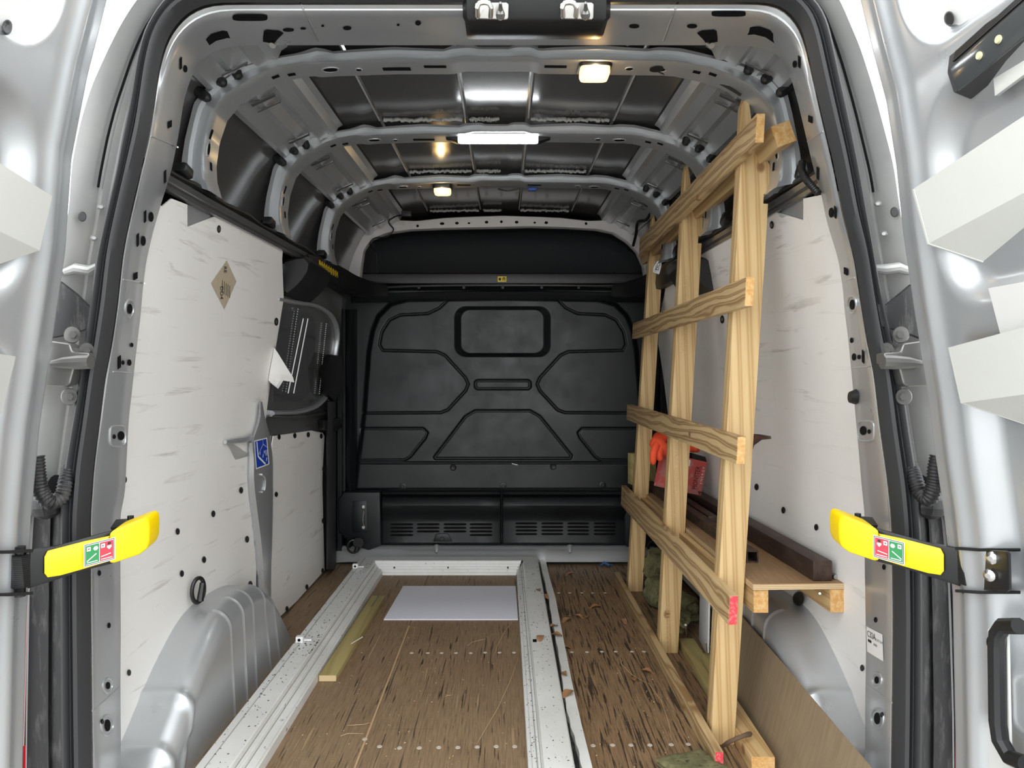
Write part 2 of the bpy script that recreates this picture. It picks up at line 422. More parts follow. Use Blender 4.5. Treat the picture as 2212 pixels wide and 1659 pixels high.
wr = G().loft([skinrow(right, y) for y in YS]).build('wall_right', SILVER_ROOF, label='silver painted right body side of the van interior', cat='wall', kind='structure')
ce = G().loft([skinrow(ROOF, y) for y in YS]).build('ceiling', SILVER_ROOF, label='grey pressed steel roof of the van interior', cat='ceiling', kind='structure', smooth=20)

# ---- roof bows (hoops)
OUT = [(390,390),(393,344),(400,300),(419,223),(440,195),(469,175),(510,145),(527,135),(641,116),(655,112),(680,103),(700,106),(720,112),(760,108),(850,102),(960,107),(975,100),(1020,98),(1035,103),(1100,103),(1115,97),(1150,97),(1165,106),(1200,103),(1300,99),(1400,106),(1425,102),(1470,105),(1500,112),(1600,135),(1640,150),(1680,172),(1700,200),(1712,250),(1728,330),(1735,390)]
INN = [(452,412),(441,375),(439,338),(446,287),(463,236),(490,203),(523,182),(574,155),(608,142),(655,134),(680,137),(720,134),(850,130),(974,130),(1000,124),(1073,124),(1150,124),(1165,129),(1300,131),(1445,133),(1474,135),(1539,149),(1583,165),(1624,186),(1651,209),(1671,243),(1681,287),(1688,338),(1685,381),(1675,405)]
def bowline(pts, Y0, Yk, sx, dz=0.0, n=180):
    r = resample([(P(u, v, Y0).x, P(u, v, Y0).z) for u, v in pts], n)
    return [Vector((XC + (x - XC) * sx, Yk, z + dz)) for x, z in r]
BOWS = [(1.70, 1.0), (2.22, .972), (2.78, .950)]
bow_objs = []
def inset(a, b, t): return [p.lerp(q, t) for p, q in zip(a, b)]
for (Yk, sx) in BOWS:
    d = Yk - 1.70
    o = bowline(OUT, 1.70, Yk, sx); i = bowline(INN, 1.70, Yk, sx)
    sh = lambda row, dy: [p + Vector((0, dy, 0)) for p in row]
    rows = [sh(o, .012), sh(inset(o, i, .03), -.004), sh(inset(o, i, .32), -.008), sh(inset(o, i, .40), .006), sh(inset(o, i, .84), .004),
            sh(inset(o, i, .96), .000), sh(inset(o, i, 1.0), .010), sh(inset(o, i, .985), .028), sh(inset(o, i, .97), .082), sh(inset(o, i, .5), .088), sh(o, .082)]
    b = G().loft(rows).build('roof_bow', SILVER, ce, smooth=28)
    bow_objs.append((b, Yk, sx, rows))
# openings and pressed details on the underside of each bow
SLOTS = [(714,150,.017,.010,'r'),(775,150,.006,.006,'r'),(857,148,.034,.008,'s'),(940,143,.027,.006,'s'),(1200,143,.027,.006,'s'),(1360,148,.008,.007,'r'),(1422,150,.017,.010,'r'),
         (595,165,.009,.006,'s'),(630,160,.009,.006,'s'),(1505,155,.009,.006,'s'),(1540,160,.009,.006,'s'),(455,290,.012,.005,'s'),(450,322,.014,.007,'r'),(455,360,.010,.005,'s'),(1675,300,.012,.005,'s'),(1678,330,.014,.007,'r'),(1672,360,.010,.005,'s')]
for k, (bo, Yk, sx, rows) in enumerate(bow_objs):
    t = bvh(bo)
    for (u, v, hw, hh, ty) in SLOTS:
        if k == 1 and ty == 's' and 930 < u < 1210: continue
        q = P(u, v, 1.735); x = XC + (q.x - XC)*sx; Y = Yk + .035
        uk, vk = VPU + FPX*x/Y, VPV - FPX*(q.z - ZC)/Y
        p_, n_ = hit(t, uk, vk)
        if p_ is None or abs(n_.y) > .75: continue
        al = Vector((0, 1, 0)) - n_*n_.y; al.normalize(); tan = al.cross(n_).normalized()
        if ty == 'r': qq = [(hw*math.cos(a), hh*math.sin(a)) for a in [2*math.pi*i/14 for i in range(14)]]
        else: qq = [(-hw, -hh), (hw, -hh), (hw, hh), (-hw, hh)]
        g = G(); g.prism([p_ + tan*a + al*b_ + n_*.0012 for a, b_ in qq], n_*.0008); g.build('bow_opening', HOLE, bo, smooth=0)
        g = G()
        if ty == 'r': g.tube([p_ + tan*a*1.25 + al*b_*1.25 + n_*.0005 for a, b_ in qq], .0016, 6, closed=True); g.build('pressed_ring', SILVER, bo)
# black lobes in place of shaded gaps where cant rails meet bows, plus foot pads
for k, (b, Yk, sx, rows) in enumerate(bow_objs):
    for (u, v, du, dv) in [(432,200,20,14),(468,168,18,14),(508,152,8,16),(395,385,10,22),(1700,190,-20,14),(1664,162,-16,14),(1622,142,-8,16),(1733,365,-8,22)]:
        a = P(u, v, 1.685); e = P(u + du, v + dv, 1.682)
        a = Vector((XC + (a.x - XC)*sx, Yk - .012, a.z)); e = Vector((XC + (e.x - XC)*sx, Yk - .014, e.z))
        G().tube([a.lerp(e, t) for t in (-.6, -.2, .3, .8, 1.0)], [.010, .013, .013, .011, .005], 8).build('clip_or_gap_shade', BLACK, b)
# cant rails between the bows and beads of sealant on top of them
def span(pts, y0, y1, dz=0): return [[((x - XC)*TAP(y) + XC, y, z + dz) for x, z in pts] for y in (y0, lerp(y0, y1, .5), y1)]
CANT = [(-.705, 1.598), (-.69, 1.600), (-.675, 1.618), (-.655, 1.632), (-.635, 1.630), (-.615, 1.655), (-.60, 1.660), (-.585, 1.652), (-.56, 1.668), (-.54, 1.668), (-.53, 1.69), (-.515, 1.70)]
segs = [(1.50, 1.69), (1.78, 2.22), (2.30, 2.78), (2.86, 3.44)]
for y0, y1 in segs:
    for s in (-1, 1):
        pts = CANT if s < 0 else [(2*XC - x, z) for x, z in CANT]
        cr = G().loft(span(pts, y0, y1)).build('cant_rail', SILVER, ce, smooth=25)
        for t, w in ((.14, .05), (.24, .025), (.82, .05)):
            yy = lerp(y0, y1, t); m_ = (y1 - y0)
            x0 = XC + ((-.628 if s < 0 else 2*XC + .628) - XC)*TAP(yy)
            G().obox((x0, yy, 1.632), (.030, 0, -.014*s), (0, w*m_*.35, 0), (.0, 0, .003)).build('rail_pressing', SILVER_ROOF, cr, bevel=.002)
for (Yk, sx) in BOWS + [(3.44, .93)]:
    for (xa, xb) in ((-.385, -.135), (.082, .33), (-.11, -.02)):
        n_ = 40; path = []
        for j in range(n_):
            x = lerp(xa, xb, j/(n_-1)); path.append((XC + (x - XC)*TAP(Yk), Yk - .006 + .004*random.random(), 1.7125 - .0055*random.random() + .006*(1 - (x/.5)**2)))
        G().tube(path, [.0042 + .003*random.random() for _ in path], 6).build('sealant_bead', SEALANT, ce, smooth=0)
# raised seams of the roof skin
for y0, y1 in [(1.60, 1.78)] + segs[1:]:
    for x in (-.398, -.126, .074, .345):
        zz = {-.398: 1.715, -.126: 1.723, .074: 1.723, .345: 1.715}[x]
        G().tube([(XC + (x - XC)*TAP(y), y, zz - .001) for y in np.linspace(y0, y1, 5)], .0028, 6).build('roof_seam', SEALANT, ce)

# ---- rear door frame (pillars, header), seal and jambs
A_L = [(140,1659),(138,1538),(137,1268),(137,1099),(143,1023),(154,955),(169,871),(189,739),(199,668),(214,554),(233,473),(257,371),(270,297),(290,203),(300,135),(317,68),(341,27),(372,-12),(430,-38)]
A_R = [(1690,-38),(1735,-14),(1762,7),(1783,47),(1796,101),(1813,179),(1833,270),(1853,371),(1870,473),(1884,557),(1901,651),(1924,739),(1945,830),(1961,938),(1975,1023),(1980,1104),(1984,1133),(1987,1302),(1987,1538),(1985,1659)]
B_L = [(196,1659),(194,1538),(191,1268),(191,1119),(199,1006),(211,921),(224,820),(236,753),(250,661),(261,555),(270,506),(287,429),(304,358),(319,297),(329,230),(338,162),(351,101),(368,64),(398,27),(449,3)]
B_R = [(1671,2),(1705,20),(1732,54),(1745,101),(1762,179),(1783,270),(1803,354),(1826,473),(1849,557),(1860,634),(1877,739),(1891,807),(1904,921),(1921,1040),(1928,1104),(1930,1133),(1933,1335),(1931,1521),(1929,1659)]
C_L = [(212,1659),(210,1538),(207,1268),(206,1119),(212,1030),(222,921),(233,820),(252,753),(264,661),(275,555),(284,506),(303,429),(318,358),(332,297),(344,230),(356,162),(372,112),(394,76),(428,48),(480,30)]
C_R = [(1640,30),(1680,48),(1710,76),(1728,112),(1744,179),(1765,270),(1786,354),(1810,473),(1834,557),(1846,634),(1862,739),(1880,807),(1892,921),(1908,1040),(1914,1104),(1916,1133),(1919,1335),(1917,1521),(1915,1659)]
D_L = [(263,1659),(263,1605),(262,1480),(263,1369),(262,1220),(262,1110),(272,1070),(275,1006),(280,908),(289,827),(295,766),(305,685),(309,634),(317,567),(331,506),(348,446),(358,415),(372,371),(388,290),(399,216),(414,170),(436,130),(470,104),(520,92)]
D_R = [(1590,92),(1640,98),(1672,112),(1690,135),(1708,170),(1722,219),(1742,304),(1756,365),(1772,415),(1786,483),(1810,560),(1820,624),(1823,668),(1832,739),(1838,807),(1845,881),(1853,972),(1860,1056),(1866,1110),(1866,1210),(1869,1403),(1867,1538),(1867,1659)]
ext = lambda l, r, y: [(l[0][0], 1850)] + l + r + [(r[-1][0], 1850)]
def ring(l, r, Y, n=260, sm=True):
    return [P(u, v, Y) for u, v in resample(ext(l, r, Y), n, False)]
def ringm(l, r, Yl, n=110):
    """left branch, top and right branch sampled alike so that rings loft cleanly"""
    lo = [(l[0][0], 1850)] + l; ro = r + [(r[-1][0], 1850)]
    a = resample(lo, n); b = resample([l[-1], r[0]], 40)[1:-1]; c = resample(ro, n)
    return [P(u, v, Yl) for u, v in np.vstack([a, b, c])]
def relax(pts, it=2):
    for _ in range(it):
        pts = [pts[0]] + [(pts[i-1] + pts[i]*2 + pts[i+1]) / 4 for i in range(1, len(pts)-1)] + [pts[-1]]
    return pts
rA, rB, rC, rD = relax(ringm(A_L, A_R, 1.33)), relax(ringm(B_L, B_R, 1.335)), relax(ringm(C_L, C_R, 1.362)), relax(ringm(D_L, D_R, 1.52), 1)
mv = lambda row, dy: [p + Vector((0, dy, 0)) for p in row]
toC = lambda row, k: [Vector((0, 0, ZC)) + (p - Vector((0, 0, ZC)))*k for p in row]
fr = G()
fr.loft([mv(rB, .012), mv(inset(rB, rC, .25), .002), mv(inset(rB, rC, .6), .0), mv(inset(rB, rC, .85), -.006), mv(rC, .0),
         inset(rC, rD, .12), inset(rC, rD, .55), inset(rC, rD, .96), [p + Vector((.012*(1 if p.x < XC else -1) * -1, .012, 0)) for p in rD]])
wb = fr.build('wall_rear', SILVER, label='silver steel frame of the open rear doorway', cat='door frame', kind='structure', smooth=30)
seal = G(); prof = [(0, .0), (.04, -.012), (.16, -.016), (.26, -.013), (.32, -.006), (.36, -.012), (.48, -.018), (.58, -.006), (.63, -.018), (.76, -.032), (.90, -.030), (.97, -.018), (1.0, .004)]
seal.loft([mv(inset(rA, rB, t), y) for t, y in prof])
seal.build('trim_1', RUBBER, label='black rubber seal running round the rear doorway', cat='door seal', kind='structure', smooth=50)
# jamb outside the seal
O_L = [(36,1659),(38,1538),(44,1268),(55,1104),(70,1000),(85,870),(110,700),(130,554),(149,452),(155,354),(172,270),(196,189),(236,101),(262,50),(294,0),(330,-40),(400,-70)]
O_R = [(1720,-70),(1790,-40),(1815,0),(1836,50),(1858,101),(1886,189),(1908,270),(1930,354),(1944,452),(1962,554),(1984,700),(2010,870),(2030,1000),(2048,1104),(2066,1268),(2076,1538),(2078,1659)]
rO = relax(ringm(O_L, O_R, 1.345))
skin_rear = skinrow(left + ROOF[1:-1] + right[::-1], 1.62)
k = len(rO); sr = [Vector(p) for p in resample(skin_rear, k)]
j = G(); j.loft([mv(rA, .004), mv(inset(rA, rO, .10), .030), mv(inset(rA, rO, .38), .040), mv(inset(rA, rO, .46), .030), mv(inset(rA, rO, .52), .040), mv(inset(rA, rO, .66), .043), mv(inset(rA, rO, .72), .030), mv(rO, .0), mv(inset(rO, sr, .3), .0), sr])
j.build('door_jamb', JAMB, wb, smooth=30)
gap = [p for p in mv(inset(rA, rO, .60), .0335) if p.z > 1.27]
for sd_ in (-1, 1):
    q = [p for p in gap if (p.x - XC)*sd_ > 0]
    G().tube(q, .0022, 6).build('panel_gap', HOLE, wb)
# black sill covers low in the jambs
for side, (Aq, Oq) in ((-1, (A_L, O_L)), (1, (A_R, O_R))):
    rows = []
    vs = np.linspace(1085, 1840, 14)
    for t, y in ((-.05, 1.334), (.06, 1.345), (.30, 1.352), (.34, 1.346), (.40, 1.352), (.8, 1.356), (.98, 1.340), (1.05, 1.345)):
        rows.append([P(lerp(L(Aq, v), L(Oq, v), t), v, y) for v in vs])
    G().loft(rows).build('sill_cover', COVER, wb, smooth=30)
    # rounded shoulder on top of the cover
    top = [P(lerp(L(Aq, 1085), L(Oq, 1085), t), 1085 + 8*math.sin(math.pi*t), 1.35 - .02*math.sin(math.pi*min(1, max(0, t)))) for t in np.linspace(0, 1, 8)]
    G().tube(top, [.010, .016, .022, .025, .025, .022, .016, .010], 10).build('cover_shoulder', COVER, wb)
    # mud flap above the hinge
    if side < 0: fp = [(126,606),(160,632),(198,668),(193,708),(150,722),(108,730),(116,660)]
    else: fp = [(1972,612),(1948,632),(1914,660),(1892,655),(1896,700),(1912,708),(1948,714),(1992,732),(1984,660)]
    G().prism([P(u, v, 1.318) for u, v in fp], (0, .012, 0)).build('rubber_flap', COVER, wb, bevel=.002)
    # big soft ledge of the jamb over the flap
    if side < 0: lp = [(140,588),(165,580),(195,585),(212,575)]
    else: lp = [(1886,580),(1910,582),(1940,578),(1966,586)]
    G().tube([P(u, v, 1.345) for u, v in lp], [.007, .010, .010, .007], 10).build('jamb_swage', JAMB, wb)
    for (u, v) in ([(218,447),(203,514)] if side < 0 else [(1896,440),(1909,505)]):
        G().disc(lambda a, b_, h: P(a, b_, 1.358 - h), u, v, 9, 7, 0, .016, 12, taper=.5).build('jamb_pip', JAMB, wb)
    u, v = (178, 468) if side < 0 else (1932, 458)
    G().disc(lambda a, b_, h: P(a, b_, 1.352 - h), u, v, 9, 11, 0, .010, 14).build('jamb_plug', PLUG, wb)

# pressed details on the pillars
wbt = bvh(wb)
HL = [('s',312,467,2,12),('o',325,468,5,11),('s',296,518,2,13),('o',308,520,5,11),('s',389,136,2,12),('o',399,148,4,8),('s',365,268,4,7),('s',355,381,2,13),('s',291,596,4,7),
      ('o',279,667,5,11),('o',283,745,3,5),('s',256,782,3,13),('o',264,783,3,5),('o',278,783,4,7),('o',260,941,7,10),('o',245,943,3,5),
      ('o',213,1238,3,6),('o',234,1351,3,6),('o',232,1481,4,8),('o',219,1559,3,6),('o',231,1567,6,13)]
HR = [('o',1718,138,4,8),('s',1728,133,2,12),('s',1752,257,4,7),('s',1768,374,2,13),('o',1797,459,5,11),('s',1806,458,2,12),('s',1829,586,4,7),
      ('o',1842,658,5,11),('o',1841,735,3,6),('o',1846,771,4,8),('o',1857,771,3,5),('s',1866,770,2,13),('o',1866,930,7,10),('o',1879,932,3,5),
      ('o',1911,1225,3,6),('o',1893,1339,3,6),('o',1895,1469,4,8),('o',1896,1552,6,13),('o',1907,1544,3,6)]
for side, H in ((-1, HL), (1, HR)):
    for (ty, u, v, a, b_) in H:
        fn = flat_fn(wbt, u, v); g = G()
        if ty == 's':
            sk = -2 if side > 0 else 2
            q = [fn(u - a, v - b_ + sk), fn(u + a, v - b_ - sk), fn(u + a, v + b_ - sk), fn(u - a, v + b_ + sk)]
            g.prism(q, fn(u, v, .001) - fn(u, v, 0))
        else: g.disc(fn, u, v, a, b_, 0, .001, 14, taper=.95)
        g.build('pillar_hole', HOLE, wb, smooth=0)
    for (u, v, a, b_) in ([(232,1481,10,16),(231,1567,13,22),(279,667,9,19),(254,942,17,22)] if side < 0 else [(1895,1469,10,16),(1896,1552,13,22),(1841,658,9,19),(1871,931,17,22)]):
        fn = flat_fn(wbt, u, v); A_ = [2*math.pi*i/24 for i in range(24)]; e_ = .5 if a > 15 else 1
        pw = lambda x: math.copysign(abs(x)**e_, x)
        G().tube([fn(u + a*pw(math.cos(q)), v + b_*pw(math.sin(q)), -.0012) for q in A_], .0024, 6, closed=True).build('pressed_ring', SILVER, wb)
    # beads where upper and lower pillar pressings lap
    sf = surf_fn(wbt, -.0006)
    for (u0, v0, u1, v1) in ([(326,294,384,318),(266,604,312,612),(200,1536,258,1484),(244,803,286,806)] if side < 0 else [(1744,306,1778,284),(1824,606,1846,600),(1871,1476,1926,1518),(1842,795,1886,791)]):
        G().tube([sf(lerp(u0, u1, t), lerp(v0, v1, t)) for t in np.linspace(0, 1, 9)], .0018, 6).build('panel_lap', SILVER, wb)
G().disc(flat_fn(wbt, 1850, 857), 1850, 857, 7, 17, 0, .012, 14, taper=.7).build('pillar_plug', PLUG, wb)
# label on the right pillar
fn = flat_fn(wbt, 1892, 1391, .0015); g = G()
q = [fn(1873,1353), fn(1908,1371), fn(1910,1429), fn(1875,1408)]
g.add(q, [(0, 1, 2, 3)], 0)
ex = (q[1] - q[0]); ey = (q[0] - q[3]); nn = (fn(1892, 1391, .001) - fn(1892, 1391, 0)).normalized()*.0008
g.text('C32A', q[0] + ex*.06 - ey*.36 + nn, ex*.36, ey*.34, 1, sx=.62)
g.text('BOTTOM', q[0] + ex*.56 - ey*.36 + nn, ex*.15, ey*.13, 1, sx=.72)
g.text('side', q[0] + ex*.45 - ey*.58 + nn, ex*.19, ey*.16, 1, sx=.75)
a0 = q[0] + ex*.10 - ey*.56 + nn
g.add([a0, a0 + ex*.22, a0 + ex*.22 + ey*.10, a0 + ey*.10], [(0, 1, 2, 3)], 1)
g.build('pillar_label', [WHITEP, BLACKP], wb, smooth=0, label='small white C32A BOTTOM side label')

# header openings, seams and latch housing
def opening(name, pts, c, m=HOLE):
    fn = flat_fn(wbt, *c); G().prism([fn(u, v) for u, v in pts], fn(c[0], c[1], .001) - fn(c[0], c[1], 0)).build(name, m, wb, smooth=0)
for (u, v, a, b_) in [(540,36,38,7),(623,63,12,3.5),(750,59,9,4),(903,48,6,5),(1370,55,11,4),(1495,55,11,4),(1574,28,37,6),(697,54,3,2),(860,52,3,2),(655,60,6,2)]:
    n_ = 20; e_ = .5 if a > 20 else 1
    opening('header_opening', [(u + a*math.copysign(abs(math.cos(x))**e_, math.cos(x)), v + b_*math.copysign(abs(math.sin(x))**e_, math.sin(x))) for x in [2*math.pi*i/n_ for i in range(n_)]], (u, v))
for s, u in ((-1, 590), (1, 1528)):
    m_ = lambda pts: [(u + s*a, b_) for a, b_ in pts]
    opening('header_opening', m_([(20, 66), (14, 63), (-12, 65), (-22, 70), (-10, 82), (-2, 92), (22, 88), (22, 80)]), (u, 76))
    sf = surf_fn(wbt, .0); c = sf(u + 4, 90); G().tube([c + Vector((0, .01, .004)), c + Vector((0, -.004, -.004)), c + Vector((.002*s, -.012, -.014))], .0065, 10).build('hinge_pin', STEEL, wb)
sf = surf_fn(wbt, -.001)
for (u0, u1) in ((648, 688), (1464, 1434)):
    G().tube([sf(lerp(u0, u1, t), lerp(6, 88, t)) for t in np.linspace(0, 1, 12)], .0026, 6).build('header_seam', JAMB, wb)
opening('corner_opening', [(430,108),(438,88),(456,72),(480,65),(502,66),(514,74),(512,82),(490,80),(466,86),(448,98),(436,114)], (472, 78))
opening('corner_opening', [(1690,100),(1682,80),(1664,64),(1640,56),(1618,57),(1606,66),(1608,74),(1630,72),(1654,78),(1672,90),(1684,106)], (1648, 68))

lat = thing('latch_housing', 'black latch housing with two chrome strikers on the door header', 'latch', P(1159, 60, 1.40))
rows = []
for (v, y, u0, u1) in ((-60, 1.335, 997, 1320), (-40, 1.318, 997, 1320), (0, 1.325, 999, 1319), (38, 1.345, 1000, 1318), (46, 1.352, 1004, 1312), (74, 1.40, 1008, 1304), (80, 1.43, 1009, 1300), (84, 1.50, 1009, 1300)):
    rows.append([P(u0, v - 14, y + .06), P(u0, v, y + .012), P(u0 + 9, v + 1, y - .002)] + [P(lerp(u0 + 22, u1 - 22, t), v + 1, y) for t in np.linspace(0, 1, 8)] + [P(u1 - 9, v + 1, y - .002), P(u1, v, y + .012), P(u1, v - 14, y + .06)])
G().loft(rows).build('housing', BLACK, lat, smooth=40)
for u0 in (1026, 1210):
    st = G().prism([P(u0 + a, b_, 1.318 + .0005*(b_)) for a, b_ in ((0, 8), (4, 5), (68, 5), (73, 9), (72, 38), (68, 42), (4, 40), (0, 36))], (0, .004, 0)).build('striker_plate', STEEL, lat, bevel=.0015)
    y = 1.312
    G().tube([P(u0 + 6, 36, y + .02), P(u0 + 6, 34, y - .012), P(u0 + 5, 16, y - .03), P(u0 + 10, 7, y - .034), P(u0 + 20, 5, y - .034), P(u0 + 30, 7, y - .034), P(u0 + 35, 16, y - .03), P(u0 + 34, 34, y - .012), P(u0 + 34, 36, y + .02)], .0045, 10).build('striker_loop', STEEL, st)
    G().tube([P(u0 + 55, 34, y + .02), P(u0 + 55, 32, y - .006), P(u0 + 55, 27, y - .010), P(u0 + 55, 20, y - .014), P(u0 + 55, 6, y - .04)], [.0085, .0085, .0075, .0045, .0022], 12).build('guide_pin', CAST, st)

# ---- bulkhead
YB = 3.52
def bx(u): return (u - VPU)*YB/FPX
def bz(v): return ZC - (v - VPV)*YB/FPX
mir = lambda pts: [(2172 - u, v) for u, v in pts]
L1 = [(968,648),(950,666),(925,678),(865,681),(842,692),(826,718),(821,745),(828,757),(945,760),(962,768),(1006,816),(1012,830),(1006,844),(968,885),(952,891),(786,892)]
L2 = [(939,987),(1006,899),(1027,887),(1145,887),(1166,899),(1234,983),(1231,990),(941,990),(939,987)]
L3 = [(782,925),(915,925),(924,934),(920,945),(887,986),(875,993),(778,994)]
L4 = [(1031,822),(1141,822),(1145,826),(1145,836),(1141,840),(1031,840),(1027,836),(1027,826),(1031,822)]
GROOVES = [L1, mir(L1), L2, L3, mir(L3), L4, [(770,999),(1402,999)]]
PANEL = [(770,1056),(776,1000),(790,892),(800,760),(808,715),(820,685),(845,660),(880,650),(1086,647)]
PANEL = PANEL + mir(PANEL)[::-1]
us = np.linspace(728, 1462, 420); vs = np.linspace(628, 1062, 300)
UU, VV = np.meshgrid(us, vs)
def segdist(pts):
    d = np.full(UU.shape, 1e9)
    for (x0, y0), (x1, y1) in zip(pts[:-1], pts[1:]):
        dx, dy = x1 - x0, y1 - y0; L_ = dx*dx + dy*dy
        t = np.clip(((UU - x0)*dx + (VV - y0)*dy) / max(L_, 1e-9), 0, 1)
        d = np.minimum(d, np.hypot(UU - x0 - t*dx, VV - y0 - t*dy))
    return d
def inside(pts):
    c = np.zeros(UU.shape, bool); n_ = len(pts)
    for i in range(n_):
        (x0, y0), (x1, y1) = pts[i], pts[(i+1) % n_]
        if y0 == y1: continue
        c ^= ((y0 > VV) != (y1 > VV)) & (UU < (x1 - x0)*(VV - y0)/(y1 - y0) + x0)
    return c
sst = lambda x: np.clip(x, 0, 1)**2 * (3 - 2*np.clip(x, 0, 1))
H = np.zeros(UU.shape)
for gpts in GROOVES: H = np.maximum(H, 0) if False else H - .007*(1 - sst((segdist(gpts) - .6)/2.6))
for pp_ in (L2, L4, L3 + [(778, 925)], mir(L3) + [(1394, 925)]):
    ins = np.where(inside(pp_), 1, -1); H -= .005*sst((segdist(pp_)*ins + 1)/3)
sd = segdist(PANEL + [PANEL[0]]) * np.where(inside(PANEL), 1, -1)
H += .024*sst((sd + 8)/12)
def rr(u0, u1, v0, v1, r):
    qx = np.abs(UU - (u0+u1)/2) - (u1-u0)/2 + r; qy = np.abs(VV - (v0+v1)/2) - (v1-v0)/2 + r
    return np.hypot(np.maximum(qx, 0), np.maximum(qy, 0)) + np.minimum(np.maximum(qx, qy), 0) - r
do = rr(982, 1189, 663, 771, 24); di = rr(996, 1174, 669, 763, 20)
H -= .026*np.clip(do / np.minimum(do - di, -1e-3), 0, 1) * (do < 0)
for side_u in ((748, 772), (1400, 1424)):
    pass
bw = G(); nv, nu = UU.shape
pts = np.stack([(UU - VPU)*YB/FPX, YB - H, ZC - (VV - VPV)*YB/FPX], -1).reshape(-1, 3)
idx = np.arange(nv*nu).reshape(nv, nu)
me = bpy.data.meshes.new('wall_front'); fs = np.stack([idx[:-1, :-1], idx[1:, :-1], idx[1:, 1:], idx[:-1, 1:]], -1).reshape(-1, 4)
me.from_pydata(pts.tolist(), [], fs.tolist()); me.materials.append(BULK); me.polygons.foreach_set('use_smooth', [True]*len(fs)); me.update()
wf = bpy.data.objects.new('wall_front', me); COL.objects.link(wf); WO['wall_front'] = Vector((0, 0, 0))
props(wf, 'black moulded plastic bulkhead behind the cab', 'wall', kind='structure')
# behind and around it
G().box(-.95, .90, 3.56, 3.60, -.1, 1.36).build('bulkhead_backing', BULK, wf)
def frontpt(dy): return lambda u, v, h: P(u, v, YB - dy - h)
for (u, v, dy) in [(979,1010,.024),(1195,1008,.024),(762,1012,0),(745,788,0),(735,860,0)]:
    G().disc(frontpt(dy), u, v, 7, 7, 0, .006, 16, mid=.003).build('bulkhead_screw', PLUG, wf)
for (u, v) in [(870,1051),(1087,1050),(1302,1048)]:
    t = G().prism([P(u + a, v + b_, YB - .030) for a, b_ in ((-8, 5), (-7, -4), (-3, -7), (3, -7), (7, -4), (8, 5))], (0, .012, 0)).build('screw_boss', BULK, wf, bevel=.002)
    G().disc(lambda a, b_, h: P(a, b_, YB - .030 - h), u, v, 4, 4, 0, .003, 12).build('bulkhead_screw', PLUG, t)
G().obox(P(1112, 1003, YB - .0255), (.014, 0, -.003), (0, .0005, 0), (0, 0, .0016)).build('scratch', WHITEP, wf)
# upper ledge of the bulkhead
rows = []
for (v, y) in ((655, 3.52), (645, 3.50), (636, 3.485), (630, 3.49), (628, 3.52), (622, 3.53), (618, 3.50), (614, 3.50), (611, 3.56)):
    rows.append([P(lerp(758, 1440, t), v + 10*abs(t*2-1)**3, y + .02*abs(t*2-1)**2) for t in np.linspace(0, 1, 30)])
G().loft(rows).build('bulkhead_ledge', BULK, wf, smooth=40)
for u in (905, 1002, 1086, 1170, 1250): G().disc(lambda a, b_, h: P(a, b_, 3.497 - h), u, 621, 4, 4, 0, .004, 10).build('ledge_clip', PLUG, wf)
G().tube([P(lerp(1105, 1350, t), 615 + 1.5*math.sin(3*t), 3.495) for t in np.linspace(0, 1, 8)], .0016, 6).build('bright_edge', STEEL, wf)
# mouldings down both sides of the bulkhead
for s in (-1, 1):
    mu = (lambda u: u) if s < 0 else (lambda u: 2172 - u)
    rows = []
    for v in np.linspace(668, 1190, 24):
        w_ = 2.5*math.sin(v*.03)
        rows.append([P(mu(722), v, 3.56), P(mu(724), v, 3.46), P(mu(729), v, 3.44), P(mu(738), v, 3.44), P(mu(742), v, 3.47), P(mu(746), v, 3.47), P(mu(750 + w_), v, 3.45), P(mu(758 + w_), v, 3.445), P(mu(766), v, 3.47), P(mu(772), v, 3.52)])
    G().loft(rows).build('side_moulding', BULK, wf, smooth=40)
# lower kick panels with vents
KPROF = [(1060, 3.50), (1063, 3.46), (1068, 3.452), (1072, 3.47), (1074, 3.44), (1080, 3.425), (1092, 3.415), (1100, 3.42), (1108, 3.435), (1120, 3.455), (1128, 3.455), (1165, 3.448), (1172, 3.446), (1176, 3.47)]
def kick_y(v): return float(np.interp(v, [k[0] for k in KPROF], [k[1] for k in KPROF]))
for (u0, u1, dy, vents) in ((824, 1082, 0, [(868, 49, 4), (925, 49, 3), (983, 49, 3), (1039, 49, 4)]), (1085, 1354, -.004, [(1137, 47, 4), (1193, 47, 4), (1249, 47, 4), (1306, 47, 4)])):
    kp = G().loft([[P(u0, v, y + dy + .05), P(u0 + 1, v, y + dy + .004)] + [P(lerp(u0 + 4, u1 - 4, t), v, y + dy) for t in np.linspace(0, 1, 6)] + [P(u1 - 1, v, y + dy + .004), P(u1, v, y + dy + .05)] for v, y in KPROF]).build('kick_panel', BULK, wf, smooth=35)
    for (u, w_, n_) in vents:
        for i in range(n_):
            v = (1131 if u0 > 1000 else 1133) + i*7.7 - .3
            y = kick_y(v) + dy
            G().tube([P(lerp(u - w_/2, u + w_/2, t), v, y - .001 - .003*(0 < t < 1)) for t in (0, .06, .5, .94, 1)], [.002, .0055, .006, .0055, .002], 8, flat=.8).build('vent_louvre', HOLE, kp)
for (u, v) in ((955, 1166),):
    G().prism([P(u + a, v + b_, 3.44) for a, b_ in ((-20, 4), (-14, -11), (-9, -13), (9, -13), (14, -11), (22, 4))], (0, .01, 0)).build('latch_catch', BULK, wf, bevel=.003)
    G().disc(lambda a, b_, h: P(a, b_, 3.44 - h), u, 1164, 5, 5, 0, .005, 12).build('catch_knob', PLUG, wf)
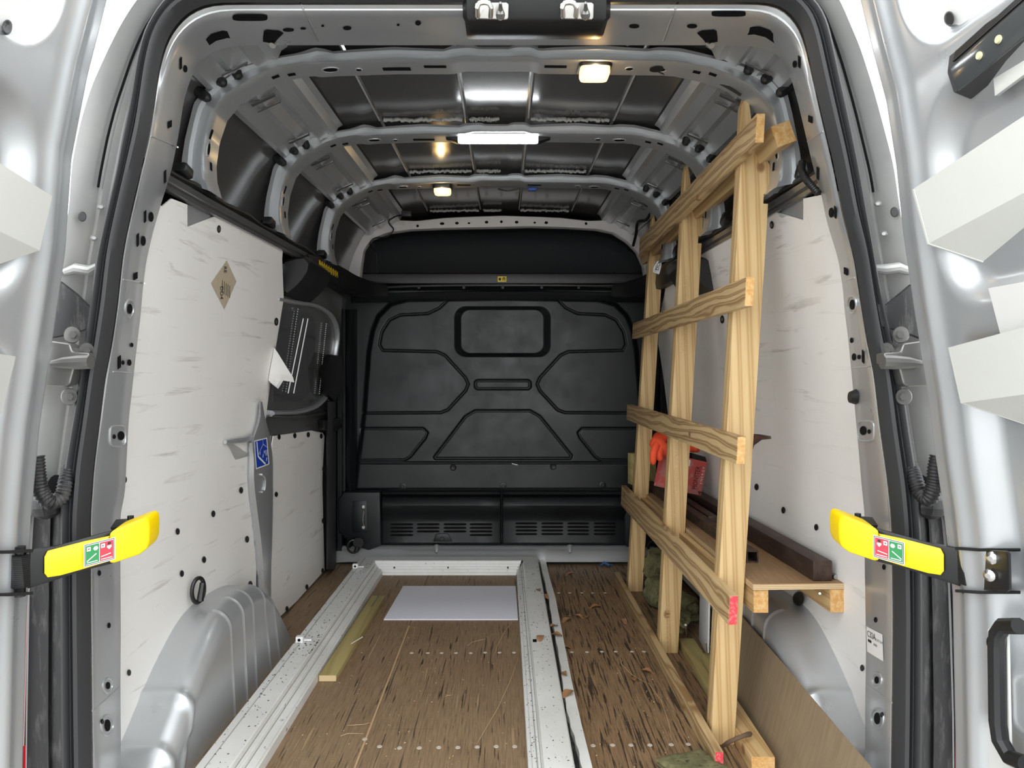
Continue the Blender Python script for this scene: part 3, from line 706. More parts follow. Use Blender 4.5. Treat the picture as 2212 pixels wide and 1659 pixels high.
# side trim left of the kick panels with a wire pull
tr = G().prism([P(u, v, 3.435) for u, v in ((742,1062),(822,1062),(824,1178),(796,1190),(762,1178),(730,1150),(728,1080))], (0, .09, 0)).build('corner_trim', BULK, wf, bevel=.012, seg=3)
G().prism([P(u, v, 3.432) for u, v in ((762,1082),(792,1082),(794,1144),(790,1150),(764,1150),(760,1144))], (0, .006, 0)).build('trim_pad', BULK, tr, bevel=.003)
G().tube([P(785,1096,3.43), P(785,1100,3.42), P(786,1106,3.415), P(784,1118,3.41), P(784,1128,3.412), P(785,1134,3.415), P(784,1138,3.43)], .0026, 8).build('wire_pull', STEEL, tr)
for v in (1095, 1139): G().disc(lambda a, b_, h: P(a, b_, 3.43 - h), 785, v, 4, 4.5, 0, .008, 12).build('pull_screw', STEEL, tr)
G().prism([P(2172 - u, v, 3.435) for u, v in ((742,1062),(822,1062),(824,1178),(796,1190),(762,1178),(730,1150),(728,1080))], (0, .09, 0)).build('corner_trim', BULK, wf, bevel=.012, seg=3)
# metal cross sill at the foot of the bulkhead
rows = [[P(lerp(728, 1450, t), v, y) for t in np.linspace(0, 1, 20)] for v, y in ((1176, 3.50), (1180, 3.455), (1183, 3.448), (1186, 3.440), (1189, 3.446), (1194, 3.450), (1206, 3.450), (1214, 3.45))]
sl = G().loft(rows).build('cross_sill', SILVER, fl, smooth=40)
for u in (943, 1231): G().tube([P(u, 1181, 3.464), P(u, 1187, 3.446), P(u, 1194, 3.432)], [.016, .014, .006], 12).build('sill_dimple', SILVER, sl)
G().prism([P(u, v, 3.47) for u, v in ((724,1140),(760,1178),(790,1190),(790,1212),(722,1216))], (0, .01, 0)).build('corner_plate', BARE, wf, bevel=.002)

# front arch and the dark roof space over the cab
FO = [(742,600),(748,578),(765,545),(785,505),(810,486),(838,474),(900,477),(960,470),(1000,468),(1085,465),(1172,468),(1212,470),(1272,477),(1334,474),(1362,486),(1387,505),(1407,545),(1424,578),(1430,600)]
FI = [(780,600),(782,575),(787,540),(804,517),(838,504),(888,497),(960,494),(1074,492),(1145,490),(1220,492),(1287,496),(1324,504),(1354,523),(1375,545),(1388,575),(1392,600)]
o = [P(u, v, 3.455) for u, v in resample(FO, 90)]; i_ = [P(u, v, 3.455) for u, v in resample(FI, 90)]
fa = G().loft([mv(o, .03), mv(o, .0), mv(inset(o, i_, .08), -.006), mv(inset(o, i_, .93), -.004), mv(i_, .004), mv(i_, .03)]).build('front_arch', BARE, ce, smooth=40)
for (u, v, a, b_) in [(902,488,3,3),(955,483,5,3),(987,482,4,3),(1013,482,3,2),(1051,480,4,3),(1083,479,3,3),(1116,480,4,3),(1155,481,3,2),(1180,481,4,3),(1266,483,3,3)]:
    G().disc(lambda a_, b2, h: P(a_, b2, 3.449 - h), u, v, a, b_, 0, .001, 10).build('arch_hole', HOLE, fa, smooth=0)
hl = []
for y, dv in ((3.46, 0), (3.6, 4), (3.75, 14), (3.80, 40), (3.80, 100), (3.78, 140)):
    hl.append([P(VPU + (u - VPU)*1.0, v + dv, y) for u, v in resample(FI, 60)])
G().loft(hl).build('cab_headlining', DARKCAB, ce, smooth=60)
G().box(-.95, .9, 3.82, 3.86, 1.2, 1.75).build('cab_roof_panel', DARKCAB, ce)
sh = G().loft([[P(lerp(770, 1402, t), v + dv*abs(2*t-1)**4, y) for t in np.linspace(0, 1, 24)] for v, y, dv in ((592, 3.75, 0), (590, 3.50, 0), (592, 3.482, 0), (604, 3.478, 0), (612, 3.482, 0), (614, 3.52, 0))]).build('overhead_shelf', BLACK, wf, smooth=40)
g = G(); y = 3.4768; ex = P(1094, 597, y) - P(1075, 597, y); ey = P(1075, 597, y) - P(1075, 609, y); o0 = P(1075, 609, y)
g.add([o0, o0 + ex, o0 + ex + ey, o0 + ey], [(0, 1, 2, 3)], 0)
for (a, b_, c_, d_) in ((.12, .25, .38, .75), (.52, .3, .9, .42), (.52, .55, .9, .7), (.62, .75, .8, .88)):
    q = o0 + Vector((0, -.0006, 0)); g.add([q + ex*a + ey*b_, q + ex*c_ + ey*b_, q + ex*c_ + ey*d_, q + ex*a + ey*d_], [(0, 1, 2, 3)], 1)
g.build('warning_label', [YELLOWP, BLACKP], sh, smooth=0, label='small yellow warning label')
# ================================================================== SIDE WALLS
def wall_panel(name, px, side, off, m, parent, thick=.004, dz=.06, label=None):
    yz = [(W(u, v, side, off).y, W(u, v, side, off).z) for u, v in px]
    return yz_panel(name, yz, side, off, m, parent, thick, dz, label)
def yz_panel(name, yz, side, off, m, parent, thick=.004, dz=.06, label=None):
    bm = bmesh.new(); vs = [bm.verts.new((0, y, z)) for y, z in yz]
    f = bm.faces.new(vs); bmesh.ops.triangulate(bm, faces=[f])
    z0, z1 = min(p[1] for p in yz), max(p[1] for p in yz); y0, y1 = min(p[0] for p in yz), max(p[0] for p in yz)
    for z in np.arange(math.floor(z0/dz)*dz, z1, dz):
        bmesh.ops.bisect_plane(bm, geom=bm.verts[:] + bm.edges[:] + bm.faces[:], plane_co=(0, 0, z), plane_no=(0, 0, 1))
    for y in np.arange(y0 + .15, y1, .2):
        bmesh.ops.bisect_plane(bm, geom=bm.verts[:] + bm.edges[:] + bm.faces[:], plane_co=(0, y, 0), plane_no=(0, 1, 0))
    for v in bm.verts: v.co.x = WX(side, v.co.y, v.co.z, off)
    bmesh.ops.recalc_face_normals(bm, faces=bm.faces)
    g = G(); bm.verts.index_update()
    sv = [v.co.copy() for v in bm.verts]; n_ = len(sv)
    fs = [[v.index for v in f.verts] for f in bm.faces]
    out = Vector((side*thick, 0, 0))
    bd = [(e.verts[0].index, e.verts[1].index) for e in bm.edges if len(e.link_faces) == 1]
    g.add(sv + [p + out for p in sv], fs + [[n_ + i for i in f][::-1] for f in fs] + [[a, b, n_ + b, n_ + a] for a, b in bd], 0)
    bm.free()
    return g.build(name, m, parent, smooth=20, label=label)
def wallfn(side, base): return lambda u, v, h: W(u, v, side, base + h)

# left lining board
LP = [(330,446),(351,446),(371,429),(405,442),(405,490),(439,506),(463,468),(611,537),(613,645),(597,712),(590,760),(580,830),(574,867),(562,869),(547,937),(486,951),(486,957),(518,958),(528,968),(533,985),(533,1040),(540,1104),(548,1167),(553,1240),(553,1330)]
yz = [(W(u, v, -1, .004).y, W(u, v, -1, .004).z) for u, v in LP]
ya = yz[-1][0]
yz = [(1.40, yz[0][1] + .01)] + yz[1:] + [(ya, .02), (1.40, .02)]
lp = yz_panel('lining_board', yz, -1, .004, LINING, wl)
for (u, v) in [(384,1148),(461,1110),(521,1059),(534,1165),(441,1209),(393,1239),(541,1262),(279,1453),(270,1036)]:
    G().disc(wallfn(-1, .004), u, v, 4.6, 7.5, 0, .0045, 14).build('black_rivet', PLUG, lp)
for (u, v) in [(473,495),(597,695)]:
    r = G().disc(wallfn(-1, .004), u, v, 4.5, 9, 0, .003, 14).build('panel_screw', PLUG, lp)
    G().disc(wallfn(-1, .004), u, v, 2.5, 4.5, .003, .007, 10).build('screw_head', ZINC, r)
# diamond sticker on it
g = G(); q = [W(490,563,-1,.0055), W(511,608,-1,.0055), W(485,668,-1,.0055), W(456,612,-1,.0055)]
g.add(q, [(0, 1, 2, 3)], 0); c = (q[0] + q[1] + q[2] + q[3]) / 4
up = (W(484,590,-1,.006) - W(484,640,-1,.006)); al = (W(505,612,-1,.006) - W(462,612,-1,.006))
for t_, (u, v), s_ in (('DD4', (470,618), .26), ('RE', (478,575), .24)):
    g.text(t_, W(u + 6, v, -1, .0065), -up*.55, al*.42, 1, size=s_*2.0)
for i in range(5):
    a = W(480 + i*4, 605 + i*3, -1, .0065); g.add([a, a - up*.55, a - up*.55 + al*.02, a + al*.02], [(0, 1, 2, 3)], 1)
g.build('diamond_sticker', [FOIL, BLACKP], lp, smooth=0, label='faded tan diamond sticker')
# torn white film at the edge of the board
film = G()
fp = [[(592,750,0),(600,762,.02),(614,785,.05),(633,815,.085)], [(588,775,.0),(597,790,.02),(608,808,.045),(636,826,.08)], [(583,800,.0),(592,812,.02),(604,822,.03),(612,822,.05)], [(580,822,.0),(588,830,.015),(596,836,.02),(601,840,.02)]]
film.loft([[W(u, v, -1, .006 + o_) for u, v, o_ in r] for r in fp])
film.loft([[W(u, v, -1, .003 + o_) for u, v, o_ in r] for r in fp])
film.build('torn_film', PAPER, lp, smooth=60, label='torn white film hanging off the board edge')

# right lining board
RP = [(1820,429),(1735,429),(1735,476),(1705,495),(1678,459),(1651,473),(1543,527),(1490,552),(1444,575),(1424,690),(1422,744),(1434,800),(1444,890),(1452,1000),(1448,1100),(1420,1205)]
yz = [(W(u, v, 1, .004).y, W(u, v, 1, .004).z) for u, v in RP]
yz = [(1.40, yz[0][1])] + yz[1:] + [(yz[-1][0], .02), (1.40, .02)]
rp = yz_panel('lining_board', yz, 1, .004, LINING, wr)
for (u, v) in [(1634,1052),(1692,1102),(1763,1139),(1862,1443)]:
    G().disc(wallfn(1, .004), u, v, 4.6, 7.5, 0, .0045, 14).build('black_rivet', PLUG, rp)
for (u, v) in [(1667,486),(1560,690)]:
    r = G().disc(wallfn(1, .004), u, v, 4.5, 9, 0, .003, 14).build('panel_screw', PLUG, rp)
    G().disc(wallfn(1, .004), u, v, 2.5, 4.5, .003, .007, 10).build('screw_head', ZINC, r)
# dark pillar moulding showing past the rack
hp = [(1612,936),(1640,938),(1664,942),(1665,948),(1645,950),(1628,962),(1620,985),(1616,1040),(1612,1100),(1600,1100),(1600,936)]
G().prism([W(u, v, 1, .006) for u, v in hp], (.003, 0, 0)).build('pillar_moulding', SILVER_ROOF, wr, bevel=.001)

# waist rails with black fabric edge
for side, wall in ((-1, wl), (1, wr)):
    ys = np.linspace(1.46, 2.72 if side < 0 else 3.3, 14)
    dzr = 0 if side < 0 else .012
    prof = [(-.004, 1.326 + dzr), (.010, 1.327 + dzr), (.014, 1.334 + dzr), (.010, 1.338 + dzr), (.018, 1.342 + dzr), (.022, 1.354 + dzr), (.014, 1.360 + dzr), (.0, 1.372 + dzr), (-.05, 1.376 + dzr)]
    rail = G().loft([[Vector((WX(side, y, 1.32, o_ + .004), y, z)) for o_, z in prof] for y in ys]).build('waist_rail', SILVER_ROOF, wall, smooth=30)
    pth = [Vector((WX(side, y, 1.34, .012), y, 1.366 + dzr + .003*math.sin(y*23))) for y in np.linspace(1.55, ys[-1], 40)]
    G().tube(pth, [.007 + .003*random.random() for _ in pth], 8).build('fabric_edge', BLACK, rail, smooth=50)
    for (u, v) in ([(425,470)] if side < 0 else [(1715,462)]):
        q = [(u - 20, v - 28), (u + 38, v - 12), (u + 12, v + 34), (u - 20, v + 18)] if side < 0 else [(u + 22, v - 34), (u - 38, v - 8), (u - 10, v + 34), (u + 22, v + 14)]
        G().prism([W(a, b_, side, -.004) for a, b_ in q], (side*.004, 0, 0)).build('rail_bracket', SILVER, rail)
    for yy in (1.50, 1.62, 2.17, 2.74):
        c = Vector((WX(side, yy, 1.36, .010), yy, 1.385))
        G().obox(c, (.014, 0, 0), (0, .022, -.004), (0, .004, .012)).build('clip_or_gap_shade', BLACK, rail, bevel=.006)

# wheel arches
HY = [1.30, 1.42, 1.50, 1.626, 1.75, 1.86, 1.93, 2.0, 2.1, 2.2, 2.27, 2.36, 2.45, 2.55, 2.60]
HZ = [-.17, -.07, .0, .100, .200, .268, .288, .292, .290, .276, .240, .165, .075, -.03, -.08]
def arch(side, wall):
    g = G(); rows = []; ys = np.concatenate([np.linspace(1.33, 2.58, 340)])
    xi = .722; xs = .865; R = .055
    ribs = [1.60, 1.70, 1.93, 2.02, 2.10, 2.20, 2.29]
    for y in ys:
        h = float(np.interp(y, HY, HZ))
        # smooth the contour
        h = np.mean([np.interp(y + d, HY, HZ) for d in np.linspace(-.035, .035, 9)])
        prof = []
        for t in np.linspace(0, 1, 12): prof.append((lerp(xs, xi + R, t), h, 0, 1, t))
        for a in np.linspace(0, math.pi/2, 16)[1:]: prof.append((xi + R - R*math.sin(a), h - R + R*math.cos(a), -math.sin(a), math.cos(a), 1 + a))
        zb = min(h - R, -.02)
        for t in np.linspace(0, 1, 12)[1:]: prof.append((xi - .012*t, lerp(h - R, zb, t), -1, 0, 3 + t))
        row = []
        for (x, z, nx, nz, s) in prof:
            d = 0
            for k, yr in enumerate(ribs):
                if k < 2:
                    yy = y - yr + .06*max(0, s - 2.2) if s > 2.2 else y - yr
                    w_ = .011
                else: yy = y - yr - .03*(max(0, s - 3))*(1 if k > 4 else 0); w_ = .0042
                if k >= 2 and s < 1.1: continue
                d += (.006 if k < 2 else .0042)*math.exp(-(yy/w_)**2)
            row.append(Vector((XC + side*(x + nx*d), y, z + nz*d)))
        rows.append(row)
    g.loft(rows)
    return g.build('wheel_arch', SILVER, wall, smooth=60)
arch(-1, wl); arch(1, wr)

# door pillar between lining board and sliding door
l1 = [(560,868),(548,930),(490,952),(520,957),(533,985),(533,1040),(540,1104),(548,1167),(553,1240),(553,1300)]
l1 = [(562,868),(555,905),(547,937),(535,960),(534,985),(533,1040),(540,1104),(548,1167),(553,1240),(553,1310)]
l2 = [(563,868),(562,905),(552,937),(545,960),(548,985),(549,1040),(556,1104),(564,1167),(570,1240),(572,1310)]
l3 = [(565,868),(572,905),(580,937),(584,960),(587,985),(588,1040),(588,1104),(587,1150),(584,1240),(584,1310)]
r1, r2, r3 = [[tuple(p) for p in resample(l, 30, True)] for l in (l1, l2, l3)]
OFFP = .030
bp = G().loft([[W(u, v, -1, .0) for u, v in r1], [W(u, v, -1, .018) for u, v in [((a+c)/2 - 2, (b+d)/2) for (a, b), (c, d) in zip(r1, r2)]], [W(u, v, -1, OFFP) for u, v in r2],
               [W(u, v, -1, OFFP) for u, v in r3], [W(u + 3, v, -1, -.03) for u, v in r3]]).build('door_pillar', SILVER, wl, smooth=40)
G().tube([W(u, v, -1, .012) for u, v in ((486,955),(505,952),(525,950),(540,945))], [.006, .009, .011, .012], 8).build('pillar_wing', SILVER, bp)
g = G(); S = lambda a, b_, o_=.0015: W(lerp(lerp(549, 553, b_), lerp(577, 582, b_), a), lerp(lerp(952, 945, a), lerp(1014, 1003, a), b_), -1, OFFP + o_)
g.add([S(0,0), S(1,0), S(1,1), S(0,1)], [(0, 1, 2, 3)], 1)
g.add([S(.06,.04,.002), S(.94,.04,.002), S(.94,.96,.002), S(.06,.96,.002)], [(0, 1, 2, 3)], 0)
def ln(pts, w_=.03):
    for (a0, b0), (a1, b1) in zip(pts[:-1], pts[1:]):
        d = Vector((a1 - a0, b1 - b0)).normalized(); nx, ny = -d.y*w_, d.x*w_
        g.add([S(a0+nx, b0+ny, .0026), S(a1+nx, b1+ny, .0026), S(a1-nx, b1-ny, .0026), S(a0-nx, b0-ny, .0026)], [(0, 1, 2, 3)], 1)
ln([(.2,.06),(.22,.58),(.72,.94)], .035); ln([(.66,.06),(.66,.2),(.2,.56)], .008); ln([(.66,.2),(.94,.36)], .008)
for q in ([(.40,.45),(.36,.55)], [(.62,.56),(.56,.68)], [(.86,.72),(.80,.84)]): ln(q, .018)
org = S(.95, .44, .0028); xd = S(.6, .44, .0028) - org; yd = (S(.95, .54, .0028) - org)
g.text('500 daN', org, xd.normalized()*.016, yd.normalized()*.018, 1, sx=.62); org2 = S(.95, .54, .0028); g.text('5 kN', org2, xd.normalized()*.016, yd.normalized()*.018, 1, sx=.7)
g.build('tie_down_label', [BLUEP, WHITEP], bp, smooth=0, label='blue 500 daN load label with a white border')
G().tube([W(u, v, -1, OFFP + .002) for u, v in ((565,1025),(570,1028),(573,1036),(573,1050),(571,1060),(566,1063))], .003, 6).build('pillar_swage', SILVER, bp)

# sliding door
DO = -.012
dp = [(558,560),(640,575),(740,640),(742,1225),(700,1262),(560,1345),(560,870),(575,840),(590,700)]
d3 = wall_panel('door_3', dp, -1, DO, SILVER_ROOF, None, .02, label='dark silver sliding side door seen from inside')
props(d3, None, 'door', kind='structure')
wp = [(600,668),(640,672),(662,676),(676,684),(682,700),(680,760),(676,830),(668,852),(650,866),(590,868)]
wpn = wall_panel('window_blank', wp, -1, DO + .004, GREYLENS, d3, .004, label='dark blanked window panel of the sliding door')
rim = [(596,646),(640,654),(690,664),(716,684),(726,710),(722,770),(712,830),(702,858),(680,878),(650,888),(586,892)]
G().tube([W(u, v, -1, DO + .006) for u, v in resample(rim, 40, True)], .014, 10, flat=.6).build('window_rim', SILVER, d3)
for (u0, v0, u1, v1) in ((655,688,622,850),(665,688,634,850)):
    G().tube([W(lerp(u0,u1,t), lerp(v0,v1,t), -1, DO + .008) for t in np.linspace(0,1,8)], .0045, 8).build('pressed_rib', SILVER_ROOF, wpn)
for (u0, v0, u1, v1) in ((644,668,618,845),(705,700,690,850)):
    for i in range(34):
        t = i/33; a = W(lerp(u0,u1,t), lerp(v0,v1,t), -1, DO + .010)
        if i == 0: b0 = G().obox(a, (.001, 0, 0), (0, .004, 0), (0, 0, .0022)).build('stitch', ZINC, wpn); c0_ = a
        else: copy_part(b0, WO[b0.name] + (a - c0_), wpn)
G().tube([W(u, v, -1, DO + .008) for u, v in ((572,900),(620,902),(660,900),(700,892))], .010, 8, flat=.6).build('door_swage', SILVER_ROOF, d3)
lo = [(591,942),(673,930),(680,937),(697,935),(701,942),(701,1232),(640,1300),(592,1344),(584,1300),(585,1161),(590,1125),(588,961)]
lob = wall_panel('lining_board', lo, -1, DO + .006, LINING, d3)
for (u, v) in [(603,944),(637,941),(666,939),(694,942),(597,1068),(699,1013),(698,1125),(697,1233),(663,1268),(620,1315)]:
    G().disc(wallfn(-1, DO + .006), u, v, 3 if u > 690 else 3.6, 6, 0, .004, 12).build('black_rivet', PLUG, lob)
G().prism([W(u, v, -1, DO + .01) for u, v in ((704,766),(728,770),(732,840),(712,866),(696,850),(690,800))], (.03, -.03, 0)).build('latch_cover', BLACK, d3, bevel=.004)
G().prism([W(u, v, -1, DO + .012) for u, v in ((688,908),(724,902),(728,922),(716,930),(690,928))], (.03, -.02, 0)).build('door_catch', BLACK, d3, bevel=.003)
# rubber door edge strip beside the bulkhead
G().loft([[W(u + a, v, -1, o_) for v in np.linspace(868, 1230, 16)] for u, a, o_ in ((704, 0, .0), (708, 0, .03), (716, 0, .04), (722, 0, .02), (726, 0, .0))]).build('trim_2', RUBBER, label='black rubber edge strip beside the sliding door', cat='door seal', kind='structure', smooth=50)

# black padded cover with the head warning (left), and its twin on the right
def padded(side, name, label):
    mu = (lambda u: u) if side < 0 else (lambda u: 2160 - u)
    t = thing(name, label, 'rail cover', P(mu(690), 630, 2.8))
    lob_ = [(612,563),(636,556),(660,553),(672,566),(668,586),(655,606),(640,622),(618,639),(606,630),(599,603),(603,580)]
    c = (sum(p[0] for p in lob_)/len(lob_), sum(p[1] for p in lob_)/len(lob_))
    rows = []
    for y, k in ((2.42, .86), (2.44, .95), (2.47, 1.0), (2.6, 1.02), (2.75, .98)):
        s = 2.45 / y
        rows.append([P(mu(c[0] + (u - c[0])*k), c[1] + (v - c[1])*k, y if y < 2.5 else 2.45 + (y - 2.45)) if y < 2.5 else P(mu(c[0] + (u - c[0])*k), c[1] + (v - c[1])*k, 2.47) + Vector((0, y - 2.47, 0)) for u, v in lob_])
    G().loft(rows, cu=True, caps=True).build('end_pad', BLACK, t, smooth=50)
    secs = [(2.52, (664,548), (668,588)), (2.75, (700,560), (703,602)), (2.95, (726,570), (732,618)), (3.1, (748,582), (752,628)), (3.25, (776,598), (782,637)), (3.34, (808,609), (812,641)), (3.38, (835,615), (838,640))]
    rows = []
    for y, a, b_ in secs:
        pa, pb = P(mu(a[0]), a[1], y), P(mu(b_[0]), b_[1], y)
        o_ = Vector((side*.05, .03, 0))
        rows.append([pa + o_, pa + o_*.3 + Vector((0,0,.004)), pa, pa.lerp(pb, .25) - o_*.12, pa.lerp(pb, .75) - o_*.12, pb, pb + o_*.3 - Vector((0,0,.004)), pb + o_])
    rows = [[Vector(q) for q in r] for r in zip(*[resample([r[i] for r in rows], 20, True) for i in range(8)])]
    cb_ = G().loft(rows, cu=True, caps=True).build('cover_bar', BLACK, t, smooth=50)
    return t, cb_
pc, pcb = padded(-1, 'rail_cover', 'black padded rail cover with yellow head warning on left side')
g = G()
pfn = flat_fn(bvh(pcb), 707, 580, .002, 2.8)
def S2(a, b_, o_=0.0):
    return pfn(lerp(688, 729, a), lerp(lerp(561, 587, a), lerp(580, 600, a), b_), o_)
g.add([S2(0,0), S2(1,0), S2(1,1), S2(0,1)], [(0, 1, 2, 3)], 0)
for i in range(8):
    a = .06 + i*.118
    g.add([S2(a,0,.0015), S2(a+.05,0,.0015), S2(a+.07,.26,.0015), S2(a+.02,.26,.0015)], [(0, 1, 2, 3)], 1)
    g.add([S2(a,.74,.0015), S2(a+.05,.74,.0015), S2(a+.07,1,.0015), S2(a+.02,1,.0015)], [(0, 1, 2, 3)], 1)
xd = S2(1,.65,.002) - S2(0,.65,.002); yd = S2(0,.3,.002) - S2(0,.7,.002)
g.text('CAUTION MIND YOUR HEAD', S2(.06,.66,.002), xd*.075, yd*.85, 1, sx=.86)
g.build('head_warning_label', [YELLOWP, BLACKP], pc, smooth=0, label='yellow and black caution mind your head label')
padded(1, 'rail_cover', 'black padded rail cover behind the timber rack on right side')

# ================================================================== REAR DOORS
XDL = [(1.75,.655),(1.58,.70),(1.43,.738),(1.29,.765),(1.13,.776),(.98,.798),(.83,.82),(.68,.834),(.5,.842),(.2,.85),(-.3,.852)]
XDR = [(1.75,.59),(1.58,.627),(1.47,.654),(1.387,.676),(1.277,.693),(1.167,.704),(1.036,.723),(.885,.7475),(.789,.759),(.694,.773),(.549,.789),(.3,.794),(-.3,.796)]
def xd_(side, z):
    t = sorted(XDL if side < 0 else XDR); return float(np.interp(z, [p[0] for p in t], [p[1] for p in t]))
def rrd(y, z, y0, y1, z0, z1, r):
    qx = abs(y - (y0+y1)/2) - (y1-y0)/2 + r; qy = abs(z - (z0+z1)/2) - (z1-z0)/2 + r
    return math.hypot(max(qx, 0), max(qy, 0)) + min(max(qx, qy), 0) - r
s1 = lambda x: (lambda t: t*t*(3-2*t))(min(1, max(0, x)))
def door_h(y, z):
    """height of the pressed inner door skin above its edge line, towards the van's middle"""
    h = .026*s1((1.235 - y)/.02)                                   # raised rim
    h -= .030*s1(-(rrd(y, z, .60, 1.135, 1.02, 1.352, .10) - .0)/.05)     # main recess
    h -= .030*s1(-(rrd(y, z, .60, 1.125, 1.405, 1.80, .10))/.03)          # upper window panel
    h -= .034*s1(-(rrd(y, z, .60, 1.130, .46, .99, .06))/.05)
    h -= .026*s1(-(rrd(y, z, .60, 1.150, -.6, .40, .05))/.04)
    h += .010*math.exp(-((y - 1.165)/.018)**2)
    return h
def rear_door(side, name, label):
    ys = np.concatenate([np.linspace(.62, .95, 12), np.linspace(.96, 1.25, 110)]); zs = np.linspace(-.35, 1.75, 240)
    rows = []
    for z in zs:
        x0 = xd_(side, z); rows.append([Vector((side*(x0 - door_h(y, z)), y, z)) for y in ys] + [Vector((side*(x0 + .045), 1.268, z)), Vector((side*(x0 + .055), 1.24, z)), Vector((side*(x0 + .06), .62, z))])
    o = G().loft(rows).build(name, SILVER, smooth=60)
    return props(o, label, 'door', kind='structure')
door1 = rear_door(-1, 'door_1', 'open silver rear van door on the left')
door2 = rear_door(1, 'door_2', 'open silver rear van door on the right')
def doorfn(side):
    def fn(u, v, h):
        a, b = .3, 1.6
        for _ in range(40):
            m = (a + b)/2; p = P(u, v, m)
            if abs(p.x) < xd_(side, p.z) - door_h(m, p.z) - h: a = m
            else: b = m
        return P(u, v, (a + b)/2)
    return fn
for side, d, (u, v) in ((-1, door1, (16, 58)), (1, door2, (2050, 40))):
    fn = doorfn(side)
    pl = [(y, z) for y, z in ((.62, 1.42), (1.05, 1.42), (1.085, 1.43), (1.105, 1.46), (1.11, 1.52), (1.11, 1.70), (.62, 1.70))]
    bm_pts = [Vector((side*(xd_(side, z) - door_h(.9, 1.6) - .002 + .0), y, z)) for y, z in pl]
    G().add(bm_pts, [tuple(range(len(bm_pts)))]).build('upper_lining', CREAMP, d, smooth=0)
    G().disc(fn, u, v, 11, 16, .002, .010, 16).build('door_plug', PLUG, d)
# pale door shelves
def shelf(side, pts, name, label):
    """pts: far top, near top, far bottom, near bottom of the lip and the two lower back corners, as (u, v, Y)"""
    q = [P(*p) for p in pts]; g = G()
    ft, nt, fb, nb, bf, bn = q
    nt = ft + (nt - ft)*1.6; nb = nt + (fb - ft); bn = bf + (nb - fb)
    out = Vector((side*.004, 0, 0))
    t = thing(name, label, 'shelf', bf)
    G().prism([ft, nt, nb, fb], out).build('shelf_lip', CREAM, t)
    up = Vector((0, 0, .002))
    G().prism([fb, nb, bn, bf], Vector((0, 0, .004))).build('shelf_tray', CREAM, t)
    bt = bf + Vector((0, 0, (ft - fb).z))
    G().prism([ft, fb, bf, bt], Vector((0, -.004, 0))).build('shelf_end', CREAM, t)
    bt2 = bn + Vector((0, 0, (ft - fb).z)); G().prism([nt, nb, bn, bt2], Vector((0, .004, 0))).build('shelf_end', CREAM, t)
    return t
shelf(1, [(1970,410,1.13),(2330,172,.84),(2002,528,1.13),(2330,359,.84),(2230,604,1.03),(2420,640,.86)], 'door_shelf', 'upper pale metal shelf on the right rear door')
shelf(1, [(2048,751,1.10),(2340,672,.84),(2075,871,1.10),(2340,846,.84),(2250,930,1.03),(2430,990,.86)], 'door_shelf', 'lower pale metal shelf on the right rear door')
shelf(-1, [(113,424,1.13),(-150,258,.86),(86,541,1.13),(-150,415,.86),(-60,590,1.03),(-260,600,.88)], 'door_shelf', 'upper pale metal shelf on the left rear door')
shelf(-1, [(34,770,1.13),(-150,740,.9),(10,890,1.13),(-150,900,.9),(-120,930,1.05),(-260,960,.9)], 'door_shelf', 'lower pale metal shelf on the left rear door')
# pale panel and black grab recess low on the right door
d2t = bvh(door2)
fn = flat_fn(d2t, 2160, 1500, .006)
pp = [(2142,1360),(2150,1352),(2176,1352),(2184,1362),(2190,1640),(2212,1700),(2145,1700)]
G().prism([fn(u, v) for u, v in pp], (.004, 0, 0)).build('lower_lining', CREAMP, door2)
G().tube([fn(u, v, .010) for u, v in ((2225,1352),(2190,1352),(2178,1370),(2176,1400),(2178,1560),(2184,1600),(2205,1636),(2240,1650))], .012, 10).build('grab_rim', BLACK, door2)
G().disc(fn, 2157, 1386, 9, 15, 0, .008, 16).build('door_plug', PLUG, door2)
G().prism([(xd_(1, z) - .029, y, z) for y, z in ((1.022, 1.045), (1.012, .975), (.70, .975), (.70, 1.045))], (.004, 0, 0)).build('middle_lining', CREAMP, door2)

# work light on the right door
wl_t = thing('work_light', 'black ribbed work light on the right rear door', 'lamp', P(2130, 210, 1.02))
e0, e1 = P(2082, 166, 1.05), P(2330, -40, .84)
ax = (e1 - e0).normalized(); pv = Vector((0, 0, 1)); pv = (pv - ax*pv.dot(ax)).normalized(); pw = ax.cross(pv).normalized()
if pw.y > 0: pw = -pw
Lx = (e1 - e0).length
sec = [(-.032, -.020), (-.040, .000), (-.030, .022), (.004, .030), (.036, .024), (.044, .004), (.036, -.020), (.0, -.030)]
rows = []
for t, k in ((0, .55), (.015, .85), (.05, 1), (1, 1)): rows.append([e0 + ax*(Lx*t) + pv*(a*k) + pw*(b_*k) for a, b_ in sec])
G().loft(rows, cu=True, caps=True).build('lamp_body', mat('grey_black_plastic', (.045, .045, .046), .5), wl_t, bevel=0, smooth=40)
for i in range(8):
    o_ = pv*(.010 + i*.0042) + pw*(.0298 - .0014*i)
    G().obox(e0 + ax*(Lx*.54) + o_, ax*(Lx*.42), pv*.0013, pw*.002).build('cooling_fin', BLACK, wl_t)
G().obox(e0 + ax*(Lx*.54) - pv*.014 + pw*.0245, ax*(Lx*.46), (pv + pw*.24).normalized()*.018, pw*.003).build('lens', GREYLENS, wl_t, bevel=.002)
for t in (.36, .54): G().disc(lambda a, b_, h: e0 + ax*(Lx*t) - pv*.012 + pw*(.0275 + h) + ax*(a*.001) + pv*(b_*.001), 0, 0, 6, 6, 0, .003, 12).build('led_diode', mat('diode', (.6, .58, .35), .2), wl_t)
G().obox(e0 + ax*(Lx*.50) - pv*.050, ax*(Lx*.20), pv*.014, pw*.003).build('mounting_bracket', CREAM, wl_t, bevel=.001)

